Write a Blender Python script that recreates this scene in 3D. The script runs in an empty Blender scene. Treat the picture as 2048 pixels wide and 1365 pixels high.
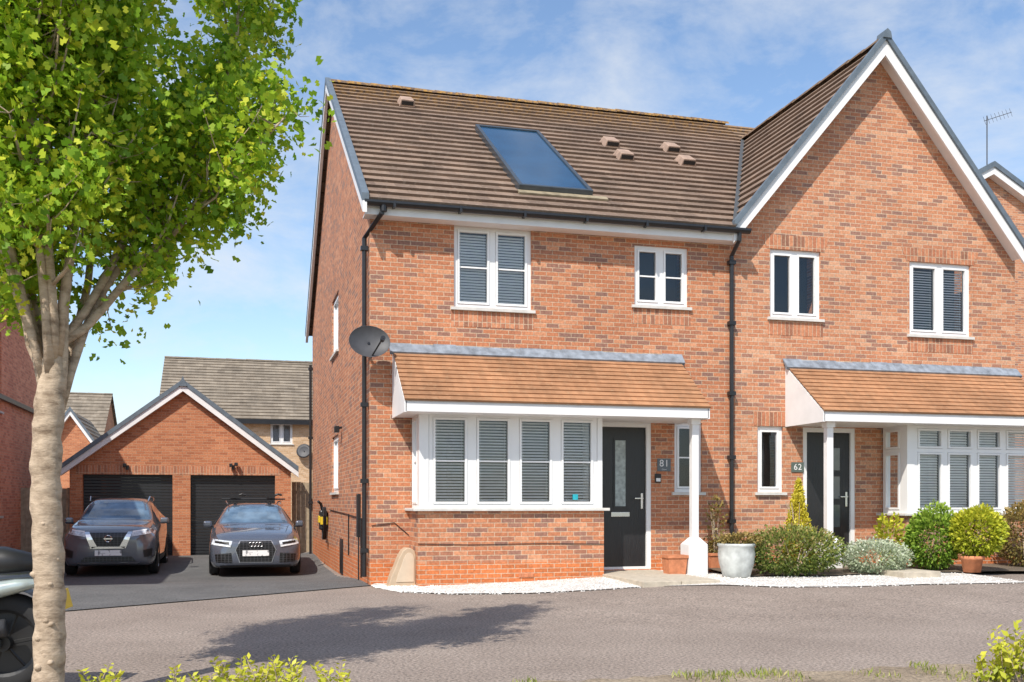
import bpy, bmesh, math, random
import numpy as np
from mathutils import Vector, Matrix
from mathutils.bvhtree import BVHTree
random.seed(7); rng=np.random.default_rng(11)
scn=bpy.context.scene; COL=scn.collection
TH=math.radians(15.1); CO=math.cos(TH); SI=math.sin(TH); HC=1.18; F=2048.0; HY=1007.0
# ---- where a photograph direction meets a real plane of the place
def wX(px,Y):
    t=(px-1024)/F; d=Y/(CO-t*SI); return d*(SI+t*CO)
def wZ(px,py,Y):
    t=(px-1024)/F; d=Y/(CO-t*SI); return HC-(py-HY)/F*d
def G(px,py,z=0.0):
    t=(px-1024)/F; d=(HC-z)*F/(py-HY); return Vector((d*(SI+t*CO),d*(CO-t*SI),z))
def hitplane(px,py,p0,n):
    t=(px-1024)/F; r=Vector((SI+t*CO,CO-t*SI,-(py-HY)/F)); c=Vector((0,0,HC)); n=Vector(n)
    return c+r*((Vector(p0)-c).dot(n)/r.dot(n))
def yOnX(px,X):
    t=(px-1024)/F; d=X/(SI+t*CO); return d*(CO-t*SI)
def sm(a): a=max(0,min(1,a)); return a*a*(3-2*a)
# ---------------------------------------------------------------- materials
def newmat(n):
    m=bpy.data.materials.new(n); m.use_nodes=True; nt=m.node_tree; b=nt.nodes['Principled BSDF']; return m,nt,b
def N(nt,t,**k):
    n=nt.nodes.new(t)
    for a,v in k.items(): setattr(n,a,v)
    return n
def L(nt,a,b): nt.links.new(a,b)
def pm(name,col,rough=.6,metal=0,var=.12,scale=8,bump=0.0,coat=0,spec=None):
    m,nt,b=newmat(name)
    tc=N(nt,'ShaderNodeTexCoord'); no=N(nt,'ShaderNodeTexNoise'); no.inputs['Scale'].default_value=scale; no.inputs['Detail'].default_value=5
    L(nt,tc.outputs['Object'],no.inputs['Vector'])
    r=N(nt,'ShaderNodeValToRGB'); r.color_ramp.elements[0].position=.3; r.color_ramp.elements[1].position=.7
    r.color_ramp.elements[0].color=(*[c*(1-var) for c in col],1); r.color_ramp.elements[1].color=(*[min(1,c*(1+var)) for c in col],1)
    L(nt,no.outputs[0],r.inputs[0]); L(nt,r.outputs[0],b.inputs['Base Color'])
    b.inputs['Roughness'].default_value=rough; b.inputs['Metallic'].default_value=metal
    if coat: b.inputs['Coat Weight'].default_value=coat; b.inputs['Coat Roughness'].default_value=.05
    if spec is not None: b.inputs['Specular IOR Level'].default_value=spec
    if bump:
        bp=N(nt,'ShaderNodeBump'); bp.inputs['Strength'].default_value=bump; bp.inputs['Distance'].default_value=.02
        L(nt,no.outputs[0],bp.inputs['Height']); L(nt,bp.outputs[0],b.inputs['Normal'])
    return m
def wall_uv(nt):
    g=N(nt,'ShaderNodeNewGeometry'); s=N(nt,'ShaderNodeSeparateXYZ'); L(nt,g.outputs['Position'],s.inputs[0])
    sn=N(nt,'ShaderNodeSeparateXYZ'); L(nt,g.outputs['True Normal'],sn.inputs[0])
    ab=N(nt,'ShaderNodeMath',operation='ABSOLUTE'); L(nt,sn.outputs[0],ab.inputs[0])
    gt=N(nt,'ShaderNodeMath',operation='GREATER_THAN'); L(nt,ab.outputs[0],gt.inputs[0]); gt.inputs[1].default_value=.6
    mx=N(nt,'ShaderNodeMix'); L(nt,gt.outputs[0],mx.inputs[0]); L(nt,s.outputs[0],mx.inputs[2]); L(nt,s.outputs[1],mx.inputs[3])
    c=N(nt,'ShaderNodeCombineXYZ'); L(nt,mx.outputs[0],c.inputs[0]); L(nt,s.outputs[2],c.inputs[1])
    return c,s,g
def brick(name,cols,mortar,base=None,soldier=False,bw=.195,rh=.0645,ms=.0056):
    m,nt,b=newmat(name); c,s,g=wall_uv(nt)
    bt=N(nt,'ShaderNodeTexBrick'); bt.inputs['Scale'].default_value=1
    if soldier: bt.offset=0; bw,rh=.07,.24
    bt.inputs['Brick Width'].default_value=bw; bt.inputs['Row Height'].default_value=rh; bt.inputs['Mortar Size'].default_value=ms
    bt.inputs['Mortar Smooth'].default_value=.3
    bt.inputs['Color1'].default_value=(0,0,0,1); bt.inputs['Color2'].default_value=(1,1,1,1); bt.inputs['Mortar'].default_value=(.5,.5,.5,1)
    L(nt,c.outputs[0],bt.inputs['Vector'])
    r=N(nt,'ShaderNodeValToRGB'); cr=r.color_ramp; cr.interpolation='LINEAR'
    n=len(cols)
    while len(cr.elements)<n: cr.elements.new(.5)
    for i,(p,cc) in enumerate(cols): cr.elements[i].position=p; cr.elements[i].color=(*cc,1)
    L(nt,bt.outputs[0],r.inputs[0])
    n1=N(nt,'ShaderNodeTexNoise'); n1.inputs['Scale'].default_value=.7; n1.inputs['Detail'].default_value=5; L(nt,g.outputs['Position'],n1.inputs['Vector'])
    n2=N(nt,'ShaderNodeTexNoise'); n2.inputs['Scale'].default_value=32; n2.inputs['Detail'].default_value=4; L(nt,g.outputs['Position'],n2.inputs['Vector'])
    src=r.outputs[0]
    if base:
        lt=N(nt,'ShaderNodeMath',operation='LESS_THAN'); L(nt,s.outputs[2],lt.inputs[0]); lt.inputs[1].default_value=base[0]
        r2=N(nt,'ShaderNodeValToRGB'); r2.color_ramp.elements[0].color=(*[q*.75 for q in base[1]],1); r2.color_ramp.elements[1].color=(*base[1],1); L(nt,bt.outputs[0],r2.inputs[0])
        mb_=N(nt,'ShaderNodeMix',data_type='RGBA'); L(nt,lt.outputs[0],mb_.inputs[0]); L(nt,src,mb_.inputs[6]); L(nt,r2.outputs[0],mb_.inputs[7]); src=mb_.outputs[2]
    ma=N(nt,'ShaderNodeMath',operation='MULTIPLY_ADD'); L(nt,n1.outputs[0],ma.inputs[0]); ma.inputs[1].default_value=.5; ma.inputs[2].default_value=.75
    mc=N(nt,'ShaderNodeMath',operation='MULTIPLY_ADD'); L(nt,n2.outputs[0],mc.inputs[0]); mc.inputs[1].default_value=1.0; mc.inputs[2].default_value=.5
    mm=N(nt,'ShaderNodeMath',operation='MULTIPLY'); L(nt,ma.outputs[0],mm.inputs[0]); L(nt,mc.outputs[0],mm.inputs[1])
    mo=N(nt,'ShaderNodeMix',data_type='RGBA'); L(nt,bt.outputs[1],mo.inputs[0]); L(nt,src,mo.inputs[6]); mo.inputs[7].default_value=(*mortar,1)
    vm=N(nt,'ShaderNodeVectorMath',operation='SCALE'); L(nt,mo.outputs[2],vm.inputs[0]); L(nt,mm.outputs[0],vm.inputs[3])
    L(nt,vm.outputs[0],b.inputs['Base Color']); b.inputs['Roughness'].default_value=.85
    bp=N(nt,'ShaderNodeBump'); bp.inputs['Strength'].default_value=.5; bp.inputs['Distance'].default_value=.006; bp.invert=True
    L(nt,bt.outputs[1],bp.inputs['Height']); L(nt,bp.outputs[0],b.inputs['Normal'])
    return m
BR_COLS=[(0,(.255,.135,.10)),(.15,(.32,.15,.10)),(.30,(.44,.165,.08)),(.7,(.50,.19,.09)),(1,(.59,.27,.145))]
M_brick=brick('red_brick',BR_COLS,(.53,.39,.27),base=(.345,(.64,.19,.06)))
M_brick2=brick('red_brick_gable',[(0,(.28,.15,.11)),(.12,(.34,.17,.115)),(.27,(.47,.19,.10)),(.7,(.53,.225,.115)),(1,(.61,.32,.19))],(.55,.42,.30),base=(.345,(.64,.19,.06)))
M_brickG=brick('garage_brick',[(0,(.38,.13,.06)),(.4,(.48,.175,.08)),(1,(.56,.23,.11))],(.47,.29,.18))
M_brickL=brick('left_house_brick_lifted',[(0,(.50,.17,.10)),(.4,(.64,.24,.14)),(1,(.74,.32,.19))],(.6,.38,.26))  # brick colour brightened to lift a wall turned away from the sun
M_brickS=brick('soldier_brick',[(0,(.28,.13,.08)),(.4,(.46,.175,.09)),(1,(.58,.25,.13))],(.53,.39,.27),soldier=True)
M_brickY=brick('buff_brick',[(0,(.48,.30,.16)),(.5,(.58,.38,.22)),(1,(.66,.46,.29))],(.55,.45,.33))
def tile(name,cols,gx,gy,lichen=None,ridge=None):
    m,nt,b=newmat(name); uv=N(nt,'ShaderNodeUVMap'); uv.uv_map='UVMap'
    bt=N(nt,'ShaderNodeTexBrick'); bt.inputs['Scale'].default_value=1; bt.inputs['Brick Width'].default_value=gx; bt.inputs['Row Height'].default_value=gy
    bt.inputs['Mortar Size'].default_value=.006; bt.inputs['Mortar Smooth'].default_value=.6
    bt.inputs['Color1'].default_value=(0,0,0,1); bt.inputs['Color2'].default_value=(1,1,1,1); bt.inputs['Mortar'].default_value=(0,0,0,1)
    L(nt,uv.outputs[0],bt.inputs['Vector'])
    r=N(nt,'ShaderNodeValToRGB'); r.color_ramp.elements[0].color=(*cols[0],1); r.color_ramp.elements[1].color=(*cols[1],1); L(nt,bt.outputs[0],r.inputs[0])
    g=N(nt,'ShaderNodeNewGeometry')
    n1=N(nt,'ShaderNodeTexNoise'); n1.inputs['Scale'].default_value=1.2; n1.inputs['Detail'].default_value=6; n1.inputs['Roughness'].default_value=.7; L(nt,g.outputs['Position'],n1.inputs['Vector'])
    n2=N(nt,'ShaderNodeTexNoise'); n2.inputs['Scale'].default_value=16; n2.inputs['Detail'].default_value=5; L(nt,g.outputs['Position'],n2.inputs['Vector'])
    r1=N(nt,'ShaderNodeValToRGB'); r1.color_ramp.elements[0].position=.3; r1.color_ramp.elements[0].color=(.72,.72,.72,1); r1.color_ramp.elements[1].position=.7; r1.color_ramp.elements[1].color=(1.25,1.25,1.25,1); L(nt,n1.outputs[0],r1.inputs[0])
    mu=N(nt,'ShaderNodeMix',data_type='RGBA',blend_type='MULTIPLY'); mu.inputs[0].default_value=1; L(nt,r.outputs[0],mu.inputs[6]); L(nt,r1.outputs[0],mu.inputs[7])
    r2=N(nt,'ShaderNodeValToRGB'); r2.color_ramp.elements[0].position=.56; r2.color_ramp.elements[1].position=.68; L(nt,n2.outputs[0],r2.inputs[0])
    m2=N(nt,'ShaderNodeMath',operation='MULTIPLY'); L(nt,r2.outputs[0],m2.inputs[0]); m2.inputs[1].default_value=.45
    mi=N(nt,'ShaderNodeMix',data_type='RGBA'); L(nt,m2.outputs[0],mi.inputs[0]); L(nt,mu.outputs[2],mi.inputs[6]); mi.inputs[7].default_value=(*(lichen or (.3,.28,.24)),1)
    out=mi.outputs[2]
    if ridge:
        s=N(nt,'ShaderNodeSeparateXYZ'); L(nt,g.outputs['Position'],s.inputs[0])
        mr=N(nt,'ShaderNodeMapRange'); mr.inputs[1].default_value=ridge-1.0; mr.inputs[2].default_value=ridge; L(nt,s.outputs[2],mr.inputs[0])
        mm=N(nt,'ShaderNodeMath',operation='MULTIPLY'); L(nt,mr.outputs[0],mm.inputs[0]); r3=N(nt,'ShaderNodeValToRGB'); r3.color_ramp.elements[0].position=.44; r3.color_ramp.elements[1].position=.64; L(nt,n2.outputs[0],r3.inputs[0]); L(nt,r3.outputs[0],mm.inputs[1])
        m4=N(nt,'ShaderNodeMix',data_type='RGBA'); L(nt,mm.outputs[0],m4.inputs[0]); L(nt,out,m4.inputs[6]); m4.inputs[7].default_value=(.40,.22,.05,1); out=m4.outputs[2]
    L(nt,out,b.inputs['Base Color']); b.inputs['Roughness'].default_value=.9
    w=N(nt,'ShaderNodeTexWave'); w.inputs['Scale'].default_value=1/(gx)*.314; w.inputs['Distortion'].default_value=0; L(nt,uv.outputs[0],w.inputs['Vector'])
    bp=N(nt,'ShaderNodeBump'); bp.inputs['Strength'].default_value=.35; bp.inputs['Distance'].default_value=.02; L(nt,w.outputs[1],bp.inputs['Height'])
    b2=N(nt,'ShaderNodeBump'); b2.inputs['Strength'].default_value=.5; b2.inputs['Distance'].default_value=.01; L(nt,n2.outputs[0],b2.inputs['Height']); L(nt,bp.outputs[0],b2.inputs['Normal']); L(nt,b2.outputs[0],b.inputs['Normal'])
    return m
M_tile=tile('brown_roof_tile',((.165,.110,.078),(.255,.175,.125)),.3,.3,(.34,.27,.21),ridge=9.45)
M_tileO=tile('tan_plain_tile',((.335,.165,.08),(.415,.21,.105)),.17,.11,(.40,.25,.14))
M_tileG=tile('grey_roof_tile',((.19,.155,.115),(.275,.23,.175)),.3,.3,(.33,.28,.22))
M_white=pm('white_upvc',(.82,.82,.81),.35,var=.03,scale=3)
M_whitep=pm('white_board',(.80,.79,.78),.5,var=.05,scale=4)
M_black=pm('black_plastic',(.018,.018,.02),.35,var=.2)
M_verge=pm('slate_grey_verge',(.12,.15,.18),.5,var=.15)
M_lead=pm('lead_flashing',(.22,.25,.29),.6,var=.35,scale=9,bump=.3)
M_cement=pm('cement_sill',(.62,.60,.56),.8,var=.1)
M_dark=pm('dark_room_sheet',(.025,.03,.036),.9,var=.3,scale=2)  # colour of the sheets that stand in for unlit rooms
M_blind=pm('blind_slats',(.90,.89,.86),.5,var=.02)
M_grey=pm('dark_grey_plastic',(.06,.06,.065),.55,var=.15)
M_concrete=pm('paving',(.48,.42,.33),.9,var=.15,scale=12,bump=.3)
M_terra=pm('terracotta',(.55,.21,.10),.8,var=.2,scale=14,bump=.2)
M_glaze=pm('pale_glazed_pot',(.50,.52,.50),.5,var=.22,scale=9,bump=.3)
M_beige=pm('beige_plastic',(.50,.38,.26),.5,var=.05)
M_chrome=pm('chrome',(.7,.7,.72),.18,metal=1,var=.02)
M_rubber=pm('tyre_rubber',(.02,.02,.021),.8,var=.2)
M_tyell=pm('yellow_plastic',(.75,.52,.03),.4,var=.04)
M_wood=pm('fence_wood',(.40,.32,.22),.85,var=.25,scale=10,bump=.3)
def glassmat(name,refl=.10,tint=(.75,.82,.85)):
    m=bpy.data.materials.new(name); m.use_nodes=True; nt=m.node_tree; nt.nodes.clear()
    o=N(nt,'ShaderNodeOutputMaterial'); tr=N(nt,'ShaderNodeBsdfTransparent'); tr.inputs[0].default_value=(*tint,1)
    gl=N(nt,'ShaderNodeBsdfGlossy'); gl.inputs['Roughness'].default_value=.02; gl.inputs[0].default_value=(.9,.95,1,1)
    fr=N(nt,'ShaderNodeFresnel'); fr.inputs[0].default_value=1.5; ad=N(nt,'ShaderNodeMath',operation='ADD'); ad.inputs[1].default_value=refl; L(nt,fr.outputs[0],ad.inputs[0])
    no=N(nt,'ShaderNodeTexNoise'); no.inputs['Scale'].default_value=1.3; g=N(nt,'ShaderNodeNewGeometry'); L(nt,g.outputs['Position'],no.inputs['Vector'])
    bp=N(nt,'ShaderNodeBump'); bp.inputs['Strength'].default_value=.15; bp.inputs['Distance'].default_value=.05; L(nt,no.outputs[0],bp.inputs['Height']); L(nt,bp.outputs[0],gl.inputs['Normal'])
    mx=N(nt,'ShaderNodeMixShader'); L(nt,ad.outputs[0],mx.inputs[0]); L(nt,tr.outputs[0],mx.inputs[1]); L(nt,gl.outputs[0],mx.inputs[2]); L(nt,mx.outputs[0],o.inputs[0])
    return m
M_glass=glassmat('window_glass',.02,(.97,.98,.98))
M_frost=pm('frosted_glass',(.34,.39,.38),.3,var=.3,scale=18)
def foliage(name,cols,trans=.35):
    m=bpy.data.materials.new(name); m.use_nodes=True; nt=m.node_tree; b=nt.nodes['Principled BSDF']; o=nt.nodes['Material Output']
    a=N(nt,'ShaderNodeAttribute'); a.attribute_name='tint'
    r=N(nt,'ShaderNodeValToRGB')
    while len(r.color_ramp.elements)<len(cols): r.color_ramp.elements.new(.5)
    for i,(p,c) in enumerate(cols): r.color_ramp.elements[i].position=p; r.color_ramp.elements[i].color=(*c,1)
    L(nt,a.outputs['Fac'],r.inputs[0]); L(nt,r.outputs[0],b.inputs['Base Color']); b.inputs['Roughness'].default_value=.5
    b.inputs['Specular IOR Level'].default_value=.35
    tr=N(nt,'ShaderNodeBsdfTranslucent'); L(nt,r.outputs[0],tr.inputs[0])
    mx=N(nt,'ShaderNodeMixShader'); mx.inputs[0].default_value=trans; L(nt,b.outputs[0],mx.inputs[1]); L(nt,tr.outputs[0],mx.inputs[2]); L(nt,mx.outputs[0],o.inputs[0])
    return m
# ---------------------------------------------------------------- builders
OFF={}
def tag(o,label,cat,group=None):
    o['label']=label; o['category']=cat
    if group: o['group']=group
    return o
def thing(name,label,cat,loc,group=None,local=False,rot=0):
    o=bpy.data.objects.new(name,None); COL.objects.link(o); o.location=loc; o.rotation_euler=(0,0,rot); o.empty_display_size=.2
    OFF[o]=Vector((0,0,0)) if local else Vector(loc); tag(o,label,cat,group); return o
def link(name,me,mat,parent=None,smooth=False,loc=None):
    for m in (mat if isinstance(mat,(list,tuple)) else [mat]): me.materials.append(m)
    if smooth: me.polygons.foreach_set('use_smooth',[True]*len(me.polygons))
    o=bpy.data.objects.new(name,me); COL.objects.link(o)
    if parent is not None:
        o.parent=parent; OFF[o]=OFF[parent]
        if OFF[parent].length>0: me.transform(Matrix.Translation(-OFF[parent]))
    elif loc is not None:
        me.transform(Matrix.Translation(-Vector(loc))); o.location=loc; OFF[o]=Vector(loc)
    else: OFF[o]=Vector((0,0,0))
    return o
class MB:
    def __init__(s): s.v=[]; s.f=[]; s.uv={}
    def add(s,vs,fs,T=None):
        n=len(s.v); s.v+= [tuple(T@Vector(v)) if T else tuple(v) for v in vs]; s.f+=[tuple(n+i for i in f) for f in fs]
    def box(s,x0,x1,y0,y1,z0,z1,T=None):
        s.add([(x0,y0,z0),(x1,y0,z0),(x1,y1,z0),(x0,y1,z0),(x0,y0,z1),(x1,y0,z1),(x1,y1,z1),(x0,y1,z1)],[(0,3,2,1),(4,5,6,7),(0,1,5,4),(1,2,6,5),(2,3,7,6),(3,0,4,7)],T)
    def tb(s,T,u0,u1,z0,z1,d0,d1):
        s.add([T(u,z,d) for u,d,z in ((u0,d0,z0),(u1,d0,z0),(u1,d1,z0),(u0,d1,z0),(u0,d0,z1),(u1,d0,z1),(u1,d1,z1),(u0,d1,z1))],[(0,3,2,1),(4,5,6,7),(0,1,5,4),(1,2,6,5),(2,3,7,6),(3,0,4,7)])
    def quad(s,a,b,c,d): s.add([a,b,c,d],[(0,1,2,3)])
    def poly(s,pts): s.add(pts,[tuple(range(len(pts)))])
    def prism(s,pts,dv):
        n=len(pts); dv=Vector(dv); s.add([tuple(p) for p in pts]+[tuple(Vector(p)+dv) for p in pts],[tuple(range(n))[::-1],tuple(range(n,2*n))]+[(i,(i+1)%n,n+(i+1)%n,n+i) for i in range(n)])
    def tube(s,path,r,n=8,cap=True):
        path=[Vector(p) for p in path]; k=len(path); rs=r if isinstance(r,(list,tuple)) else [r]*k
        base=len(s.v); up=None
        for i,p in enumerate(path):
            d=(path[min(i+1,k-1)]-path[max(i-1,0)]); d=d.normalized() if d.length>1e-9 else Vector((0,0,1))
            if up is None: up=Vector((1,0,0)) if abs(d.x)<.9 else Vector((0,1,0))
            a=d.cross(up); a=a.normalized() if a.length>1e-6 else Vector((0,1,0)); b=a.cross(d).normalized(); up=b
            for j in range(n):
                t=2*math.pi*j/n; s.v.append(tuple(p+(a*math.cos(t)+b*math.sin(t))*rs[i]))
        for i in range(k-1):
            for j in range(n):
                s.f.append((base+i*n+j,base+i*n+(j+1)%n,base+(i+1)*n+(j+1)%n,base+(i+1)*n+j))
        if cap: s.f.append(tuple(base+j for j in range(n))[::-1]); s.f.append(tuple(base+(k-1)*n+j for j in range(n)))
    def lathe(s,prof,c=(0,0,0),n=24,T=None):
        base=[]; 
        for r,z in prof:
            for j in range(n):
                t=2*math.pi*j/n; base.append((c[0]+r*math.cos(t),c[1]+r*math.sin(t),c[2]+z))
        fs=[(i*n+j,i*n+(j+1)%n,(i+1)*n+(j+1)%n,(i+1)*n+j) for i in range(len(prof)-1) for j in range(n)]
        s.add(base,fs,T)
    def build(s,name,mat,parent=None,smooth=False,loc=None,bevel=0):
        me=bpy.data.meshes.new(name); me.from_pydata(s.v,[],s.f)
        if s.uv:
            l=me.uv_layers.new(name='UVMap')
            for p in me.polygons:
                if p.index in s.uv:
                    for li,u in zip(p.loop_indices,s.uv[p.index]): l.data[li].uv=u
        me.update(); o=link(name,me,mat,parent,smooth,loc)
        if bevel:
            b=o.modifiers.new('b','BEVEL'); b.width=bevel; b.segments=2; b.limit_method='ANGLE'
        return o
def frontT(Y): return lambda u,z,d:(u,Y+d,z)
def sideT(X): return lambda u,z,d:(X+d,u,z)        # wall facing -X, u runs along Y
def rsideT(X): return lambda u,z,d:(X-d,u,z)       # wall facing +X
def wall(mb,T,u0,u1,z0,z1,holes=(),dep=.14):
    us=sorted({u0,u1,*[h[0] for h in holes],*[h[1] for h in holes]}); zs=sorted({z0,z1,*[h[2] for h in holes],*[h[3] for h in holes]})
    us=[u for u in us if u0<=u<=u1]; zs=[z for z in zs if z0<=z<=z1]
    for i in range(len(us)-1):
        for j in range(len(zs)-1):
            a,b,c,d=us[i],us[i+1],zs[j],zs[j+1]; m=((a+b)/2,(c+d)/2)
            if any(h[0]<m[0]<h[1] and h[2]<m[1]<h[3] for h in holes): continue
            mb.quad(T(a,c,0),T(b,c,0),T(b,d,0),T(a,d,0))
    for h in holes:
        a,b,c,d=h
        for (p,q) in (((a,c),(a,d)),((b,c),(b,d)),((a,c),(b,c)),((a,d),(b,d))):
            mb.quad(T(p[0],p[1],0),T(q[0],q[1],0),T(q[0],q[1],dep),T(p[0],p[1],dep))
def roofstrip(mb,BL,BR,TR,TL,n,lift=.03,back=False):
    BL,BR,TR,TL=map(Vector,(BL,BR,TR,TL)); nn=((BR-BL) if (BR-BL).length>.3 else (TR-TL)).cross(TL-BL); 
    if nn.length<1e-6: nn=(TR-TL).cross(TR-BR)
    nn.normalize(); 
    if nn.z<0: nn=-nn
    U=(TR-TL).normalized(); V=nn.cross(U); sl=abs((TL-BL).dot(V))
    for i in range(n):
        a=i/n;b=(i+1)/n
        l0=BL.lerp(TL,a);r0=BR.lerp(TR,a);l1=BL.lerp(TL,b);r1=BR.lerp(TR,b)
        A=l0+nn*lift;B=r0+nn*lift;C=r1+nn*.004;D=l1+nn*.004
        k=len(mb.f); mb.quad(A,B,C,D); mb.uv[k]=[(A.dot(U),a*sl+.004),(B.dot(U),a*sl+.004),(C.dot(U),b*sl-.004),(D.dot(U),b*sl-.004)]
        k=len(mb.f); mb.quad(l0-nn*.01,r0-nn*.01,B,A); mb.uv[k]=[(l0.dot(U),a*sl+.02)]*4
        k=len(mb.f); mb.add([l0-nn*.01,A,D],[(0,1,2)]); mb.uv[k]=[(0,a*sl)]*3
        k=len(mb.f); mb.add([r0-nn*.01,B,C],[(0,1,2)]); mb.uv[k]=[(0,a*sl)]*3
def window(parent,T,u0,u1,z0,z1,lights=2,bars=(),transom=None,blind=None,sill=True,label=None,mullw=.09,name='window',setb=.04,sillmat=None,intd=.35,lightblinds=None):
    f=MB(); w=.055; D0,D1=setb,setb+.07
    f.tb(T,u0,u1,z0,z0+w,D0,D1); f.tb(T,u0,u1,z1-w,z1,D0,D1); f.tb(T,u0,u0+w,z0+w,z1-w,D0,D1); f.tb(T,u1-w,u1,z0+w,z1-w,D0,D1)
    iw=(u1-u0-2*w-(lights-1)*mullw)/lights; cells=[]
    for i in range(lights):
        a=u0+w+i*(iw+mullw)
        if i: f.tb(T,a-mullw,a,z0+w,z1-w,D0,D1)
        zz=[(z0+w,z1-w)] if transom is None else [(z0+w,transom-.03),(transom+.03,z1-w)]
        if transom is not None: f.tb(T,a,a+iw,transom-.03,transom+.03,D0,D1)
        for (q0,q1) in zz:
            c=.035
            f.tb(T,a+.004,a+iw-.004,q0+.004,q0+c,D0-.012,D1-.01); f.tb(T,a+.004,a+iw-.004,q1-c,q1-.004,D0-.012,D1-.01); f.tb(T,a+.004,a+c,q0+c,q1-c,D0-.012,D1-.01); f.tb(T,a+iw-c,a+iw-.004,q0+c,q1-c,D0-.012,D1-.01)
            cells.append((a+c,a+iw-c,q0+c,q1-c,i))
            if (q1-q0)>.5:
                for bf in bars: zb=q0+(q1-q0)*bf; f.tb(T,a+c,a+iw-c,zb-.011,zb+.011,D0+.012,D0+.028)
    fo=f.build(name,M_white,parent)
    if label: fo['label']=label
    p=MB()
    for a,b,c,d,i in cells: p.quad(T(a,c,D0+.03),T(b,c,D0+.03),T(b,d,D0+.03),T(a,d,D0+.03))
    p.build('pane',M_glass,fo)
    q=MB(); q.quad(T(u0+.01,z0+.01,setb+intd),T(u1-.01,z0+.01,setb+intd),T(u1-.01,z1-.01,setb+intd),T(u0+.01,z1-.01,setb+intd)); q.build('room_dark_sheet',M_dark,fo)  # dark sheet close behind the glass, painted as the room's darkness
    if blind:
        s=MB()
        for a,b,c,d,i in cells:
            if lightblinds and i not in lightblinds: continue
            z=c+.01; pt=.042
            while z<d-.02:
                h=pt*blind; s.add([T(a,z,D1+.008),T(b,z,D1+.008),T(b,z+h,D1+.024),T(a,z+h,D1+.024)],[(0,1,2,3)]); z+=pt
            s.tb(T,a+.03,a+.034,c,d,D1+.003,D1+.005); s.tb(T,b-.034,b-.03,c,d,D1+.003,D1+.005)
        s.build('blind',M_blind,fo)
    if sill:
        s=MB(); s.tb(T,u0-.05,u1+.05,z0-.045,z0-.002,-.045,setb+.02); s.build('sill',sillmat or M_cement,fo)
    return fo
def textmesh(body,size,loc,mat,parent,name='lettering'):
    cu=bpy.data.curves.new('t','FONT'); cu.body=body; cu.size=size; cu.align_x='CENTER'; cu.align_y='CENTER'; cu.extrude=.001; cu.space_character=1.12
    to=bpy.data.objects.new('t',cu); COL.objects.link(to); bpy.context.view_layer.update()
    me=bpy.data.meshes.new_from_object(to); bpy.data.objects.remove(to)
    me.transform(Matrix.Translation(loc)@Matrix.Rotation(math.pi/2,4,'X')); me.name=name; return link(name,me,mat,parent)
def leaves(name,cen,size,mat,parent,tint,dirs=None,asp=.6,loc=None,smax=1.5,lobed=False):
    n=len(cen); cen=np.asarray(cen,float)
    d=rng.normal(size=(n,3)) if dirs is None else np.asarray(dirs)+rng.normal(size=(n,3))*.35
    d/=np.linalg.norm(d,axis=1)[:,None]+1e-9
    e=rng.normal(size=(n,3)); e-= (e*d).sum(1)[:,None]*d; e/=np.linalg.norm(e,axis=1)[:,None]+1e-9
    nn=np.cross(d,e); s=(size*rng.uniform(.6,smax,n))[:,None]
    if lobed: sh=[(-.5,0),(-.22,.46),(-.02,.20),(.2,.44),(.5,0),(.2,-.44),(-.02,-.20),(-.22,-.46)]
    else: sh=[(-.5,0),(-.02,.5),(.5,0),(-.02,-.5)]
    K=len(sh)
    v=np.stack([cen+d*s*a+e*s*asp*b+nn*s*abs(b)*.28 for a,b in sh],1).reshape(-1,3)
    me=bpy.data.meshes.new(name); me.vertices.add(K*n); me.vertices.foreach_set('co',v.ravel())
    me.loops.add(K*n); me.loops.foreach_set('vertex_index',np.arange(K*n,dtype=np.int32)); me.polygons.add(n)
    me.polygons.foreach_set('loop_start',np.arange(0,K*n,K,dtype=np.int32)); me.polygons.foreach_set('loop_total',np.full(n,K,dtype=np.int32))
    at=me.attributes.new('tint','FLOAT','FACE'); at.data.foreach_set('value',np.clip(tint,0,1).astype(np.float32)); me.update(calc_edges=True)
    return link(name,me,mat,parent,loc=loc)
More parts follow.
